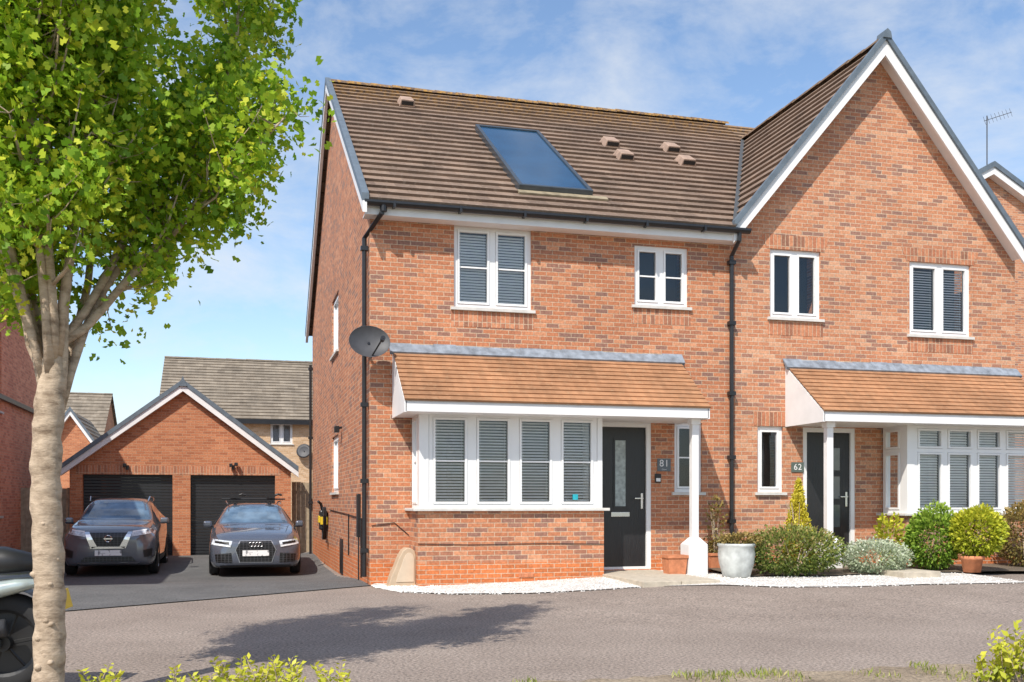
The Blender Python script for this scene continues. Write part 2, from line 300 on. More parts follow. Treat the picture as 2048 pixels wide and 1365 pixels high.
# ================================================================ GROUND
def gz(x,y):
    dro=(.24*sm((y-15)/4.5)-.12*sm((y-21.5)/4.5))*(1-sm((x-1.6)/.6)); ri=.12*sm((x-2)/5)*sm((y-8.5)/4); return ri-dro
def groundmat(name,c1,c2,sc=3,fine=90,bump=.6,lo=.5,hi=1.5):
    m,nt,b=newmat(name); g=N(nt,'ShaderNodeNewGeometry')
    a=N(nt,'ShaderNodeTexNoise'); a.inputs['Scale'].default_value=sc; a.inputs['Detail'].default_value=7; a.inputs['Roughness'].default_value=.65; L(nt,g.outputs['Position'],a.inputs['Vector'])
    f=N(nt,'ShaderNodeTexNoise'); f.inputs['Scale'].default_value=fine; f.inputs['Detail'].default_value=4; f.inputs['Roughness'].default_value=.7; L(nt,g.outputs['Position'],f.inputs['Vector'])
    r=N(nt,'ShaderNodeValToRGB'); r.color_ramp.elements[0].position=.3; r.color_ramp.elements[1].position=.7; r.color_ramp.elements[0].color=(*c1,1); r.color_ramp.elements[1].color=(*c2,1); L(nt,a.outputs[0],r.inputs[0])
    r2=N(nt,'ShaderNodeValToRGB'); r2.color_ramp.elements[0].position=.35; r2.color_ramp.elements[1].position=.65; r2.color_ramp.elements[0].color=(lo,lo,lo,1); r2.color_ramp.elements[1].color=(hi,hi,hi,1); L(nt,f.outputs[0],r2.inputs[0])
    mu=N(nt,'ShaderNodeMix',data_type='RGBA',blend_type='MULTIPLY'); mu.inputs[0].default_value=1; L(nt,r.outputs[0],mu.inputs[6]); L(nt,r2.outputs[0],mu.inputs[7]); L(nt,mu.outputs[2],b.inputs['Base Color'])
    b.inputs['Roughness'].default_value=.92; bp=N(nt,'ShaderNodeBump'); bp.inputs['Strength'].default_value=bump; bp.inputs['Distance'].default_value=.01; L(nt,f.outputs[0],bp.inputs['Height']); L(nt,bp.outputs[0],b.inputs['Normal'])
    return m
M_road=groundmat('warm_asphalt',(.215,.172,.142),(.30,.245,.205),.7,42,.8,.4,1.65)
M_drive=groundmat('dark_asphalt',(.09,.09,.088),(.135,.133,.13),1.2,60,.8,.4,1.6)
M_gravel=groundmat('white_gravel',(.52,.49,.45),(.70,.67,.63),4,45,1.0)
M_soil=groundmat('dry_soil',(.20,.15,.10),(.34,.27,.19),2,50,1.0)
M_bed=groundmat('dark_bed_soil',(.10,.075,.05),(.18,.14,.10),2,50,1.0)
M_far=groundmat('far_grass',(.07,.10,.03),(.12,.14,.05),.2,5)
def struct(o): o['kind']='structure'; return o
m=MB(); m.box(-900,900,-900,900,-.6,-.45); struct(m.build('ground',M_far))
def grid(name,xs,ycols,z,mat,n=30):
    m=MB(); 
    for x,(ya,yb) in zip(xs,ycols):
        for j in range(n+1): y=ya+(yb-ya)*j/n; m.v.append((x,y,z(x,y)))
    for i in range(len(xs)-1):
        for j in range(n): a=i*(n+1)+j; m.f.append((a,a+n+1,a+n+2,a+1))
    return struct(m.build(name,mat,smooth=True))
xs=list(np.arange(-40,-6,4))+list(np.arange(-6,16,.4))+list(np.arange(16,60,4))
grid('road',xs,[(-8,70)]*len(xs),gz,M_road,n=150)
dx=list(np.linspace(-5.0,1.86,24)); bl=[(-5,10.4),(-1.8,12.0),(0,13.25),(1.86,14.62)]
grid('driveway',dx,[(np.interp(x,[b[0] for b in bl],[b[1] for b in bl]),26.6) for x in dx],lambda x,y:gz(x,y)+.012,M_drive,n=90)
ge=[(738,1169,.0),(765,1177,.01),(800,1182,.02),(900,1186,.03),(1060,1185,.05),(1200,1178,.08),(1300,1172,.10),(1440,1168,.13),(1560,1172,.13),(1700,1169,.14),(1850,1165,.14),(2060,1161,.14)]
pts=[G(*g) for g in ge]
def gravz(p,y): return max(gz(p.x,y),gz(p.x,p.y))+.012+.022*sm((y-p.y)/(14.66-p.y)*2)
m=MB()
for i,p in enumerate(pts):
    for j in range(9):
        t=j/8; y=p.y+(14.66-p.y)*t; m.v.append((p.x,y,gravz(p,y)+random.uniform(-.003,.003)))
for i in range(len(pts)-1):
    for j in range(8): a=i*9+j; m.f.append((a,a+9,a+10,a+1))
struct(m.build('gravel_bed',M_gravel,smooth=True))
M_stone=pm('white_stone',(.70,.68,.64),.8,var=.2,scale=20)
m=MB()
for k in range(5600):
    i=random.random()*(len(pts)-1); a=int(i); p=pts[a].lerp(pts[a+1],i-a); y=p.y-.16*random.random()**2.5+random.random()**1.3*(14.3-p.y); s=random.uniform(.006,.017)
    z=gravz(p,y)+.002 if y>=p.y else gz(p.x,y)+.006
    if (2.42<p.x<5.14 and y>13.9) or (5.1<p.x<6.24): continue
    if p.x>6.7 and y>12.85: continue
    c=Vector((p.x,y,z)); q=[c+Vector((random.uniform(-1,1),random.uniform(-1,1),random.uniform(.2,1)))*s*.3+Vector(d)*s for d in ((1,0,0),(0,1,0),(-1,0,0),(0,-1,0),(0,0,.8))]
    m.add(q,[(0,1,4),(1,2,4),(2,3,4),(3,0,4)])
o=m.build('loose_gravel',M_stone); o['kind']='stuff'; tag(o,'loose white stones of the gravel strip at the foot of the houses','gravel')
m=MB()
for i in range(31):
    x=6.75+i*.22; y0=12.85+.10*math.sin(x*2.1)+.06*math.sin(x*5.3)
    for j in range(3): m.v.append((x,y0+(14.63-y0)*j/2,.172+.035*(j>0)))
for i in range(30):
    for j in range(2): a=i*3+j; m.f.append((a,a+3,a+4,a+1))
struct(m.build('planting_bed',M_bed,smooth=True))
m=MB(); 
for k in range(4):
    y0=12.42+k*.56; m.box(5.12,5.66,y0,y0+.55,.02,.158); m.box(5.67,6.22,y0,y0+.55,.02,.16)
struct(m.build('path',M_concrete,bevel=.008))
m=MB(); 
for k in range(4):
    y0=12.3+k*.58; m.box(8.95,9.55,y0,y0+.57,.02,.225)
struct(m.build('path',M_concrete,bevel=.008))
ve=[(-500,1400),(0,1388),(300,1376),(700,1374),(1000,1370),(1300,1357),(1700,1342),(2100,1320),(2500,1304)]
vp=[G(a,b,0) for a,b in ve]; m=MB()
vv=[]
for i in range(len(vp)-1):
    for k in range(12): vv.append(vp[i].lerp(vp[i+1],k/12)+Vector((0,.05*math.sin(i*5+k*1.7)+random.uniform(-.03,.03),0)))
for i,p in enumerate(vv):
    for j in range(6): q=p.lerp(Vector((p.x*.5,-3,0)),j/5); m.v.append((q.x,q.y,.008+(.02 if j else 0)))
for i in range(len(vv)-1):
    for j in range(5): a=i*6+j; m.f.append((a,a+6,a+7,a+1))
struct(m.build('verge',M_soil))
# ================================================================ LEFT (MAIN) HOUSE
YF=14.65; XL=1.85; XP=7.59; YB=25.95; YR=20.3; EV=5.41; YE=14.3; RZ=9.41; SL=(RZ-EV)/(YR-YE)
def roofz(y): return EV+(y-YE)*SL if y<YR else RZ-(y-YR)*SL
house=thing('brick_house','red brick end house with solar panel on its brown roof and four-light bay','house',(XL,YF,0))
FT=frontT(YF)
def rect(x0,x1,y0,y1,Y=YF):
    xm=(x0+x1)/2; return (wX(x0,Y),wX(x1,Y),wZ(xm,y1,Y),wZ(xm,y0,Y))
wA=rect(908,1063,463,618); wB=rect(1269,1376,486,613); wS=rect(1349,1404,846,985)
wA=(wA[0],wA[1],wA[2],5.25); wBt=(wB[0],wB[1],wB[2],5.14)
doorO=(5.19,6.17,.17,2.42)
bayO=(2.62,5.0,1.15,2.35)
m=MB(); wall(m,FT,XL,XP,-.4,5.55,[wA,wBt,wS,doorO,bayO])
sideW=[(yOnX(677,XL),yOnX(664,XL),wZ(670,708,19.9)-.0,wZ(670,592,19.9)),(yOnX(677,XL),yOnX(664,XL),wZ(670,985,19.9),wZ(670,872,19.9))]
wall(m,sideT(XL),YF,YB,-.6,5.5,sideW)
m.poly([(XL,YF,5.5),(XL,YB,5.5),(XL,YR,RZ-.1),]); 
m.quad((XL,YB,-.6),(XP,YB,-.6),(XP,YB,5.5),(XL,YB,5.5)); m.quad((XP,YF+.2,-.4),(XP,YB,-.4),(XP,YB,5.5),(XP,YF+.2,5.5))
m.build('wall',M_brick,house)
for sw in sideW: window(house,sideT(XL),*sw,lights=1,blind=None,intd=.3)
window(house,FT,*wA,lights=2,blind=.8,bars=(.5,),label='wide two-light upper window with closed white blinds')
window(house,FT,*wBt,lights=2,bars=(.5,),label='narrow two-light upper window without blinds')
window(house,FT,*wS,lights=1,bars=(.5,),label='slim one-light window right of the front door')
GX=wX(1772,14.35); GZ=wZ(1772,64,14.35)-.13; m2=1.2; XR=12.85
VX,VY=GX,YE+(GZ-EV)/SL
m=MB(); roofstrip(m,(XL-.12,YE,EV),(GX-(GZ-EV)/m2,YE,EV),(VX,VY,GZ),(XL-.12,VY,GZ),20,.045); roofstrip(m,(XL-.12,VY,GZ),(VX,VY,GZ),(VX,YR,RZ),(XL-.12,YR,RZ),5,.045)
roofstrip(m,(VX,2*YR-YE,EV),(XL-.12,2*YR-YE,EV),(XL-.12,YR,RZ),(VX,YR,RZ),24,.035)
roof=m.build('roof',M_tile,house)
def ridge(parent,p,q,r=.1,mat=M_tile,seg=.42):
    m=MB(); p=Vector(p); q=Vector(q); n=max(1,int((q-p).length/seg)); d=(q-p).normalized(); a=d.cross(Vector((0,0,1))).normalized()
    for i in range(n):
        s=p.lerp(q,i/n); e=p.lerp(q,(i+1)/n+.03/(n)) ; jit=random.uniform(-.006,.006); R0=r*1.12; R1=r
        vs=[]
        for c,R in ((s,R0),(e,R1)):
            for k in range(7): t=math.pi*k/6; vs.append(c+a*math.cos(t)*R+Vector((0,0,math.sin(t)*R*.75-.02+jit)))
        m.add(vs,[(k,k+1,8+k,7+k) for k in range(6)]+[tuple(range(7))])
    o=m.build('ridge_tiles',mat,parent); return o
ridge(roof,(XL-.14,YR,RZ+.02),(GX+.2,YR,RZ+.02))
nrm=Vector((0,-SL,1)).normalized(); RP=(0,YE,EV)
def roofpt(px,py): return hitplane(px,py,RP,(0,-SL,1))
sx,sz=Vector((1,0,0)),Vector((0,1,SL)).normalized()
def roofT(c): 
    return Matrix((( sx.x,sz.x,nrm.x,c.x),(sx.y,sz.y,nrm.y,c.y),(sx.z,sz.z,nrm.z,c.z),(0,0,0,1)))
a,b,c,d=roofpt(948,266),roofpt(1072,272),roofpt(1185,398),roofpt(1040,386)
x0=(a.x+d.x)/2; x1=(b.x+c.x)/2; yb=(c.y+d.y)/2; yt=(a.y+b.y)/2; ctr=Vector(((x0+x1)/2,(yb+yt)/2,roofz((yb+yt)/2))); hw=(x1-x0)/2; hl=(yt-yb)/2*math.sqrt(1+SL*SL)
T=roofT(ctr); m=MB(); fw=.06
m.box(-hw,hw,-hl,-hl+fw,0,.13,T); m.box(-hw,hw,hl-fw,hl,0,.13,T); m.box(-hw,-hw+fw,-hl+fw,hl-fw,0,.13,T); m.box(hw-fw,hw,-hl+fw,hl-fw,0,.13,T)
sp=m.build('solar_panel',pm('panel_frame',(.10,.12,.14),.35,metal=.6),roof,bevel=.008)
m=MB(); m.box(-hw+fw+.002,hw-fw-.002,-hl+fw+.002,hl-fw-.002,.02,.105,T)
Mpg=pm('panel_glass',(.010,.055,.12),.12,var=.25,scale=1.5,coat=.6); m.build('collector_glass',Mpg,sp)
m=MB(); m.box(-hw-.02,hw+.22,-hl-.14,-hl-.01,.02,.052,T); m.build('lead_apron',pm('apron_lead',(.28,.23,.15),.7,var=.35,scale=6),sp)
M_vent=pm('vent_tile',(.36,.25,.19),.85,var=.2)
def roofvent(px,py):
    c=roofpt(px,py); T=roofT(c); m=MB(); 
    m.add([(-.15,-.17,.02),(.15,-.17,.02),(.15,.2,.02),(-.15,.2,.02),(-.12,-.17,.15),(.12,-.17,.15),(.11,.14,.14),(-.11,.14,.14)],[(4,5,6,7),(0,1,5,4),(1,2,6,5),(2,3,7,6),(3,0,4,7)],T)
    v=m.build('roof_vent',M_vent,roof,bevel=.012); m=MB(); m.box(-.11,.11,-.176,-.171,.05,.12,T); m.build('vent_slot',M_black,v)
for q in ((812,212),(1219,293),(1247,319),(1340,304),(1370,330)): roofvent(*q)
m=MB(); m.box(XL-.1,XP-.05,14.40,14.425,5.24,5.42); m.box(XL-.1,XP-.05,14.425,YF+.01,5.24,5.26); m.build('fascia',M_whitep,house)
def gutter(parent,x0,x1,Y,z,r=.06):
    m=MB(); n=8; prof=[(Y+r*math.cos(math.pi+math.pi*k/n),z+r*math.sin(math.pi+math.pi*k/n)) for k in range(n+1)]
    vs=[(x0,*p) for p in prof]+[(x1,*p) for p in prof]; m.add(vs,[(k,k+1,n+2+k,n+1+k) for k in range(n)]+[tuple(range(n+1)),tuple(range(n+1,2*n+2))])
    m.box(x0,x1,Y-r-.004,Y-r+.006,z-.02,z+.012)
    x=x0+.4
    while x<x1: m.box(x,x+.035,Y-r-.012,Y+r,z-r-.01,z+.015); x+=.95
    return m.build('gutter',M_black,parent)
gutter(house,XL-.12,XP+.08,14.325,5.40)
def pipe(parent,pts,r=.034,clips=()):
    m=MB(); m.tube(pts,r,10)
    for (x,y,z) in clips: m.box(x-.055,x+.055,y-.045,y+.045,z-.03,z+.03)
    return m.build('downpipe',M_black,parent,smooth=False)
pipe(house,[(1.98,14.33,5.36),(1.98,14.33,5.25),(1.79,14.8,5.0),(1.79,14.8,.12)],clips=[(1.79,14.8,z) for z in (4.85,3.7,2.6,1.5,.5)])
pipe(house,[(7.5,14.33,5.36),(7.5,14.33,5.24),(7.5,14.59,5.05),(7.5,14.59,.16)],clips=[(7.5,14.59,z) for z in (4.95,4.0,2.9,1.9,.9)])
pipe(house,[(1.79,25.8,4.6),(1.79,25.8,-.1)],clips=[(1.79,25.8,z) for z in (4.5,2.8,1.2)])
m=MB(); m.tube([(2.0,14.33,5.39),(2.0,14.33,5.27)],.05,10); m.build('pipe_hopper',M_black,house)
def vergeX(parent,X,y0,z0,y1,z1,dz=.05,outer=M_verge,sgn=-1):
    m=MB(); m.prism([(X,y0,z0-.02),(X,y1,z1-.02),(X,y1,z1+.09),(X,y0,z0+.09)],(.10*-sgn,0,0)); m.build('verge_trim',outer,parent)
    m=MB(); m.prism([(X+.012*-sgn,y0,z0-.18),(X+.012*-sgn,y1,z1-.18),(X+.012*-sgn,y1,z1-.021),(X+.012*-sgn,y0,z0-.021)],(.06*-sgn,0,0)); m.build('bargeboard',M_whitep,parent)
vergeX(roof,XL-.16,YE-.03,EV-.0,YR,RZ+.02); vergeX(roof,XL-.16,YR,RZ+.02,2*YR-YE,EV)
# bay
YBY=13.95; bx0,bx1=2.42,5.14
m=MB(); wall(m,frontT(YBY),bx0,bx1,-.3,1.07); wall(m,sideT(bx0),YBY,YF,-.3,1.07); wall(m,rsideT(bx1),YBY,YF,-.3,1.07); m.quad((bx0,YBY,1.069),(bx1,YBY,1.069),(bx1,YF,1.069),(bx0,YF,1.069))
bay=m.build('bay_base',M_brick,house)
m=MB(); m.box(bx0-.07,bx1+.07,YBY-.07,YF-.002,1.072,1.112); m.build('sill',M_cement,bay,bevel=.006)
bw=window(house,frontT(YBY+.02),bx0+.16,bx1-.1,1.113,2.43,lights=4,blind=.6,bars=(.5,),sill=False,label='white four-light bay window with venetian blinds and glazing bars',name='bay_window',mullw=.13,setb=.0,intd=.6)
window(house,sideT(bx0+.03),YBY+.16,YF-.05,1.113,2.43,lights=1,bars=(.5,),blind=.5,sill=False,setb=.0,intd=.5,label='narrow side light of the bay')
window(house,rsideT(bx1-.03),YBY+.16,YF-.05,1.113,2.43,lights=1,bars=(.5,),blind=None,sill=False,setb=.0,intd=.5)
for (qa,qb) in ((bx0+.02,bx0+.155),(bx1-.095,bx1-.02)):
    m=MB(); m.box(qa,qb,YBY+.01,YBY+.15,1.113,2.44); m.build('corner_post',M_white,bw)
m=MB(); s0=wX(1147,YBY); m.box(s0,s0+.08,YBY+.036,YBY+.04,1.23,1.31); m.build('window_sticker',pm('sticker_teal',(.02,.35,.42),.4),bw)
def canopy(parent,x0,x1,posts,pw=.105):
    m=MB(); n=12; Yw,Yf,zt,zb=YF,13.52,3.40,2.56
    roofstrip(m,(x0,Yf,zb),(x1,Yf,zb),(x1,Yw-.01,zt),(x0,Yw-.01,zt),n,.020); can=m.build('canopy',M_tileO,parent)
    m=MB(); m.box(x0+.02,x1-.02,Yf+.03,Yf+.06,zb-.15,zb-.005); m.box(x0+.03,x1-.03,Yf+.061,Yw-.003,zb-.148,zb-.13)
    for xa in (x0+.0,x1-.03): m.prism([(xa,Yf+.03,zb-.16),(xa,Yw-.003,zb-.16),(xa,Yw-.003,zt-.03),(xa,Yf+.03,zb-.01)],(.03,0,0))
    m.build('canopy_soffit',M_whitep,can)
    m=MB(); k=14; dxx=(x1-x0+.1)/k
    for i in range(k):
        a=x0-.05+i*dxx; j=random.uniform(-.012,.012); m.prism([(a,Yw-.002,zt+.08+j),(a,Yw-.02,zt+.08+j),(a,Yw-.15,zt-.06),(a,Yw-.12,zt-.10)],(dxx,0,0))
    m.build('flashing',M_lead,can)
    for px_ in posts:
        m=MB(); Yp=13.76; h=pw/2; m.box(px_-h,px_+h,Yp-h,Yp+h,.66,2.43); m.box(px_-h-.02,px_+h+.02,Yp-h-.02,Yp+h+.02,2.33,2.42)
        p=m.build('post',M_whitep,can,bevel=.006)
        m=MB(); H=.15; m.box(px_-H,px_+H,Yp-H,Yp+H,.05,.58); q=h+.01
        m.add([(px_-H,Yp-H,.58),(px_+H,Yp-H,.58),(px_+H,Yp+H,.58),(px_-H,Yp+H,.58),(px_-q,Yp-q,.68),(px_+q,Yp-q,.68),(px_+q,Yp+q,.68),(px_-q,Yp+q,.68)],[(0,1,5,4),(1,2,6,5),(2,3,7,6),(3,0,4,7),(4,5,6,7)])
        m.build('post_base',M_whitep,p,bevel=.008)
    return can
canopy(house,2.17,6.62,[6.47])
def doormat():
    m,nt,b=newmat('black_woodgrain_door'); tc=N(nt,'ShaderNodeTexCoord'); mp=N(nt,'ShaderNodeMapping'); mp.inputs['Scale'].default_value=(30,30,3); L(nt,tc.outputs['Object'],mp.inputs[0])
    no=N(nt,'ShaderNodeTexNoise'); no.inputs['Scale'].default_value=2; no.inputs['Detail'].default_value=6; no.inputs['Distortion'].default_value=1; L(nt,mp.outputs[0],no.inputs['Vector'])
    b.inputs['Base Color'].default_value=(.02,.02,.022,1); b.inputs['Roughness'].default_value=.3; bp=N(nt,'ShaderNodeBump'); bp.inputs['Strength'].default_value=.6; bp.inputs['Distance'].default_value=.01; L(nt,no.outputs[0],bp.inputs['Height']); L(nt,bp.outputs[0],b.inputs['Normal']); return m
M_door=doormat()
def door(parent,x0,x1,z0,z1,style):
    m=MB(); w=.075; T=FT; m.tb(T,x0,x0+w,z0,z1,.0+.01,.1); m.tb(T,x1-w,x1,z0,z1,.01,.1); m.tb(T,x0+w,x1-w,z1-w,z1,.01,.1); m.tb(T,x0+w,x1-w,z0,z0+.04,.02,.1)
    fr=m.build('door_frame',M_white,parent)
    m=MB(); a,b=x0+w+.004,x1-w-.004; c,d=z0+.045,z1-w-.004; m.tb(T,a,b,c,d,.045,.09)
    if style==1:
        g0,g1=(a+b)/2-.085,(a+b)/2+.085; gz0,gz1=c+.92,d-.2
        for (p,q,r,s) in ((g0-.03,g0,gz0-.03,gz1+.03),(g1,g1+.03,gz0-.03,gz1+.03),(g0,g1,gz0-.03,gz0),(g0,g1,gz1,gz1+.03)): m.tb(T,p,q,r,s,.033,.0449)
        gl=[(g0,g1,gz0,gz1)]
    else:
        gl=[]
        for i in range(3):
            zz=c+.55+i*.46; g0,g1=(a+b)/2-.03,(a+b)/2+.22; gl.append((g0,g1,zz,zz+.36))
            for (p,q,r,s) in ((g0-.02,g0,zz-.02,zz+.38),(g1,g1+.02,zz-.02,zz+.38),(g0,g1,zz-.02,zz),(g0,g1,zz+.36,zz+.38)): m.tb(T,p,q,r,s,.035,.0449)
    dr=m.build('door',M_door,parent)
    m=MB(); 
    for g in gl: m.tb(T,g[0],g[1],g[2],g[3],.038,.0445)
    m.build('door_glazing',M_frost if style==1 else pm('dark_door_glass',(.10,.12,.13),.1,coat=1),dr)
    m=MB(); hx=b-.06; m.tb(T,hx-.018,hx+.018,c+.88,c+1.12,.03,.044); m.tb(T,hx-.13,hx+.01,c+1.03,c+1.05,-.01,.01); m.tb(T,hx-.01,hx+.01,c+1.03,c+1.05,.01,.03); m.build('door_handle',M_chrome,dr,bevel=.003)
    if style==1:
        m=MB(); m.tb(T,(a+b)/2-.15,(a+b)/2+.15,c+.76,c+.83,.033,.044); m.build('letterbox',M_chrome,dr,bevel=.003)
door(house,*doorO,1)
m=MB(); m.tb(FT,doorO[0],doorO[1],doorO[2],doorO[3],.3,.31); m.build('hall_dark_sheet',M_dark,house)  # dark sheet standing in for the unlit hall
def plaque(x0,x1,y0,y1,txt,sub,label,col=(.12,.14,.15)):
    r=rect(x0,x1,y0,y1); c=((r[0]+r[1])/2,YF-.012,(r[2]+r[3])/2)
    t=thing('house_sign',label,'sign',c); m=MB(); m.box(r[0],r[1],YF-.014,YF-.002,r[2],r[3]); m.build('sign_plate',pm('sign_slate',col,.4,var=.05),t,bevel=.003)
    textmesh(txt,(r[3]-r[2])*(.78 if sub else .85),Vector((c[0],YF-.0165,c[2]+(.022 if sub else 0))),M_whitep,t)
    if sub:
        textmesh(sub,.03,Vector((c[0],YF-.0165,c[2]-.070)),M_whitep,t)
plaque(1314,1341,918,943,'81','Close','small grey house number plate reading 81 right of the black front door')
plaque(1582,1607,925,945,'62',None,'small dark house number plate reading 62 left of the neighbouring porch',(.10,.13,.11))
r=rect(1309,1321,948,966); t=thing('doorbell','small black and white video doorbell beneath the 81 plate','doorbell',(r[0],YF,r[2]))
m=MB(); m.box(r[0],r[1],YF-.03,YF-.002,r[2],r[3]); m.build('doorbell_body',M_black,t,bevel=.006); m=MB(); m.box(r[0]+.015,r[1]-.015,YF-.036,YF-.031,r[2]+.02,r[2]+.07); m.build('doorbell_button',M_white,t)
m=MB(); vx=wX(1052,YBY); m.box(vx-.11,vx+.11,YBY-.012,YBY-.002,.13,.19); 
for i in range(6): m.box(vx-.1+i*.035,vx-.075+i*.035,YBY-.018,YBY-.0121,.14,.18)
m.build('air_brick',M_terra,bay)
# satellite dish
dc=Vector((wX(739,14.3),14.3,wZ(739,684,14.3))); t=thing('satellite_dish','dark grey oval satellite dish on the wall corner above the bay canopy','satellite dish',dc,local=True)
ax=Vector((.02,-.95,.28)).normalized(); q=ax.to_track_quat('Z','Y').to_matrix().to_4x4(); Msc=Matrix.Diagonal((.92,.76,1,1))
m=MB(); m.lathe([(0.001,-.06),(.1,-.054),(.2,-.034),(.27,-.008),(.31,.012),(.315,.016),(.31,.008),(.2,-.045),(.001,-.07)],n=32,T=q@Msc); m.build('dish_reflector',M_grey,t,smooth=True)
m=MB(); lnb=ax*.33+Vector((.14,0,-.08)); m.tube([Vector((.02,-.02,-.22)),lnb],.012,6); m.build('feed_arm',M_black,t)
m=MB(); m.tube([lnb,lnb-ax*.09],[.035,.03],10); m.build('receiver_head',M_black,t)
m=MB(); m.tube([-ax*.05,Vector((-.02,.2,-.05)),Vector((-.02,.34,-.05))],.02,8); m.box(-.07,.03,.32,.345,-.12,.04); m.build('wall_bracket',M_black,t)
# side wall fittings
def sb(px,y0,y1):
    Y=yOnX(px,XL); tt=(px-1024)/F; dd=XL/(SI+tt*CO); return Y,HC-(y1-HY)/F*dd,HC-(y0-HY)/F*dd
Y,z0,z1=sb(655,1000,1080)
t=thing('car_charger','black and yellow wall charger with looped cable on the house side wall above the driveway','charger',(XL,Y,z0))
m=MB(); m.box(XL-.17,XL-.01,Y-.16,Y+.16,z0+.2,z0+.62); m.build('charger_body',M_black,t,bevel=.04)
m=MB(); m.box(XL-.19,XL-.16,Y-.14,Y+.14,z0+.36,z0+.5); m.box(XL-.16,XL-.02,Y-.20,Y-.161,z0+.32,z0+.48); m.build('charger_band',M_tyell,t,bevel=.005)
m=MB()
for k in range(4): m.tube([(XL-.06-.02*k,Y-.22-.02*k+.18*math.cos(a),z0+.35+.33*math.sin(a)) for a in np.linspace(0,2*math.pi,20)],.012,6,cap=False)
m.tube([(XL-.1,Y,z0+.6),(XL-.14,Y-.05,z0+.75),(XL-.2,Y-.1,z0+.8)],.03,8); m.build('charging_cable',M_black,t)
Y,z0,z1=sb(721,988,1075); t=thing('meter_pipe_cover','narrow black boxed pipe cover on the side wall beside the front downpipe','pipe cover',(XL,Y,z0))
m=MB(); m.box(XL-.06,XL-.002,Y-.05,Y+.05,z0,z1); m.build('cover_box',M_black,t,bevel=.01); m=MB(); m.tube([(XL-.03,Y,z0+.01),(XL-.03,Y,-.1)],.012,6); m.build('cover_conduit',M_black,t)
Y,z0,z1=sb(684,1078,1148); m=MB(); m.box(XL-.02,XL-.002,Y-.22,Y+.22,z0,z1); m.box(XL-.026,XL-.02,Y-.19,Y+.19,z0+.03,z1-.03); tag(m.build('meter_box',M_black,loc=(XL,Y,z0)),'dark flat meter box low on the house side wall','meter box')
Y,z0,z1=sb(684,846,866); t=thing('security_light','small black security light on the house side wall','wall light',(XL,Y,z0)); m=MB(); m.box(XL-.14,XL-.05,Y-.07,Y+.07,z0,z0+.12); m.build('lamp_head',M_black,t,bevel=.01); m=MB(); m.tube([(XL,Y,z0+.1),(XL-.06,Y,z0+.08)],.02,6); m.build('lamp_bracket',M_black,t)
m=MB(); m.tube([(XL-.012,15.6,.95),(XL-.012,18,1.0),(XL-.012,21,1.05)],.008,5); m.tube([(XL-.012,15.6,.95),(XL-.012,15.6,.05)],.012,5); m.tube([(XL-.012,17.4,1.0),(XL-.012,17.4,.3)],.012,5); m.build('wall_cable',M_black,house)
m=MB(); m.tube([(XL+.02,YF-.012,.86),(2.2,YF-.012,.9),(2.41,YF-.014,.72)],.006,5); m.build('wall_cable',M_black,house)
m=MB(); m.tube([(bx0,YBY-.01,.62),(3.2,YBY-.01,.60),(4.2,YBY-.01,.61),(bx1,YBY-.01,.59)],.005,5); m.build('bay_cable',M_black,bay)
c=G(803,1168,.04); c.y=min(c.y,14.2); hx=wX(803,c.y)
t=thing('hose_box','tall beige plastic hose cover with rounded top standing on gravel left of the bay','hose cover',(hx,c.y,.03))
m=MB(); P_=[(-.20,0),(.18,0),(.185,.43),(.165,.49),(.11,.53),(.05,.53),(-.0,.49),(-.05,.40),(-.10,.27),(-.165,.13)]
m.prism([(hx+a,c.y-.12,.03+b) for a,b in P_],(0,.26,0)); m.build('cover_shell',M_beige,t,bevel=.012)
m=MB(); m.prism([(hx+a*.66+.035,c.y-.130,.03+b*.76+.06) for a,b in P_],(0,.009,0)); m.build('cover_door',pm('beige_panel',(.60,.48,.35),.5,var=.04),t,bevel=.003)
m=MB(); m.box(hx-.22,hx+.20,c.y-.14,c.y+.15,.02,.05); m.build('cover_foot',M_beige,t,bevel=.006)
# ================================================================ GABLE HOUSE
gh=thing('gabled_house','red brick attached house with a steep front gable and number 62 porch','house',(XP,YF,0))
wC=rect(1540,1641,501,637); wD=rect(1819,1941,527,672); wE=rect(1515,1566,853,985)
door2=(wX(1606,YF),wX(1710,YF),.2,2.40); bayO2=(10.4,12.5,1.0,2.3)
ezg=GZ-m2*(GX-XP); zc=max(wC[3],wD[3])+.03
m=MB(); wall(m,FT,XP,XR,-.4,zc,[wC,wD,wE,door2,bayO2]); m.poly([(XP,YF,zc),(XR,YF,zc),(XR,YF,max(zc+.001,GZ-m2*(XR-GX)-.05)),(GX,YF,GZ-.05),(XP,YF,ezg-.05)])
m.quad((XR,YF,-.4),(XR,YB,-.4),(XR,YB,5.2),(XR,YF,5.2)); m.quad((XP,YB,-.4),(XR,YB,-.4),(XR,YB,5.5),(XP,YB,5.5)); m.poly([(XR,YF,5.2),(XR,YB,5.2),(XR,YR,RZ-.1)])
m.build('wall',M_brick2,gh)
window(gh,FT,*wC,lights=2,label='smaller upper window of the gable with clear panes')
window(gh,FT,*wD,lights=2,blind=.5,label='larger upper window of the gable with blinds')
window(gh,FT,*wE,lights=1,label='slim one-light window left of the neighbouring door')
def lintel(parent,r,h=.225,fan=.10):
    m=MB(); m.prism([(r[0]-.06,YF-.006,r[3]+.002),(r[1]+.06,YF-.006,r[3]+.002),(r[1]+.06+fan,YF-.006,r[3]+h),(r[0]-.06-fan,YF-.006,r[3]+h)],(0,.005,0)); m.build('lintel',M_brickS,parent)
lintel(gh,wC); lintel(gh,wD); lintel(gh,wE,fan=.03)
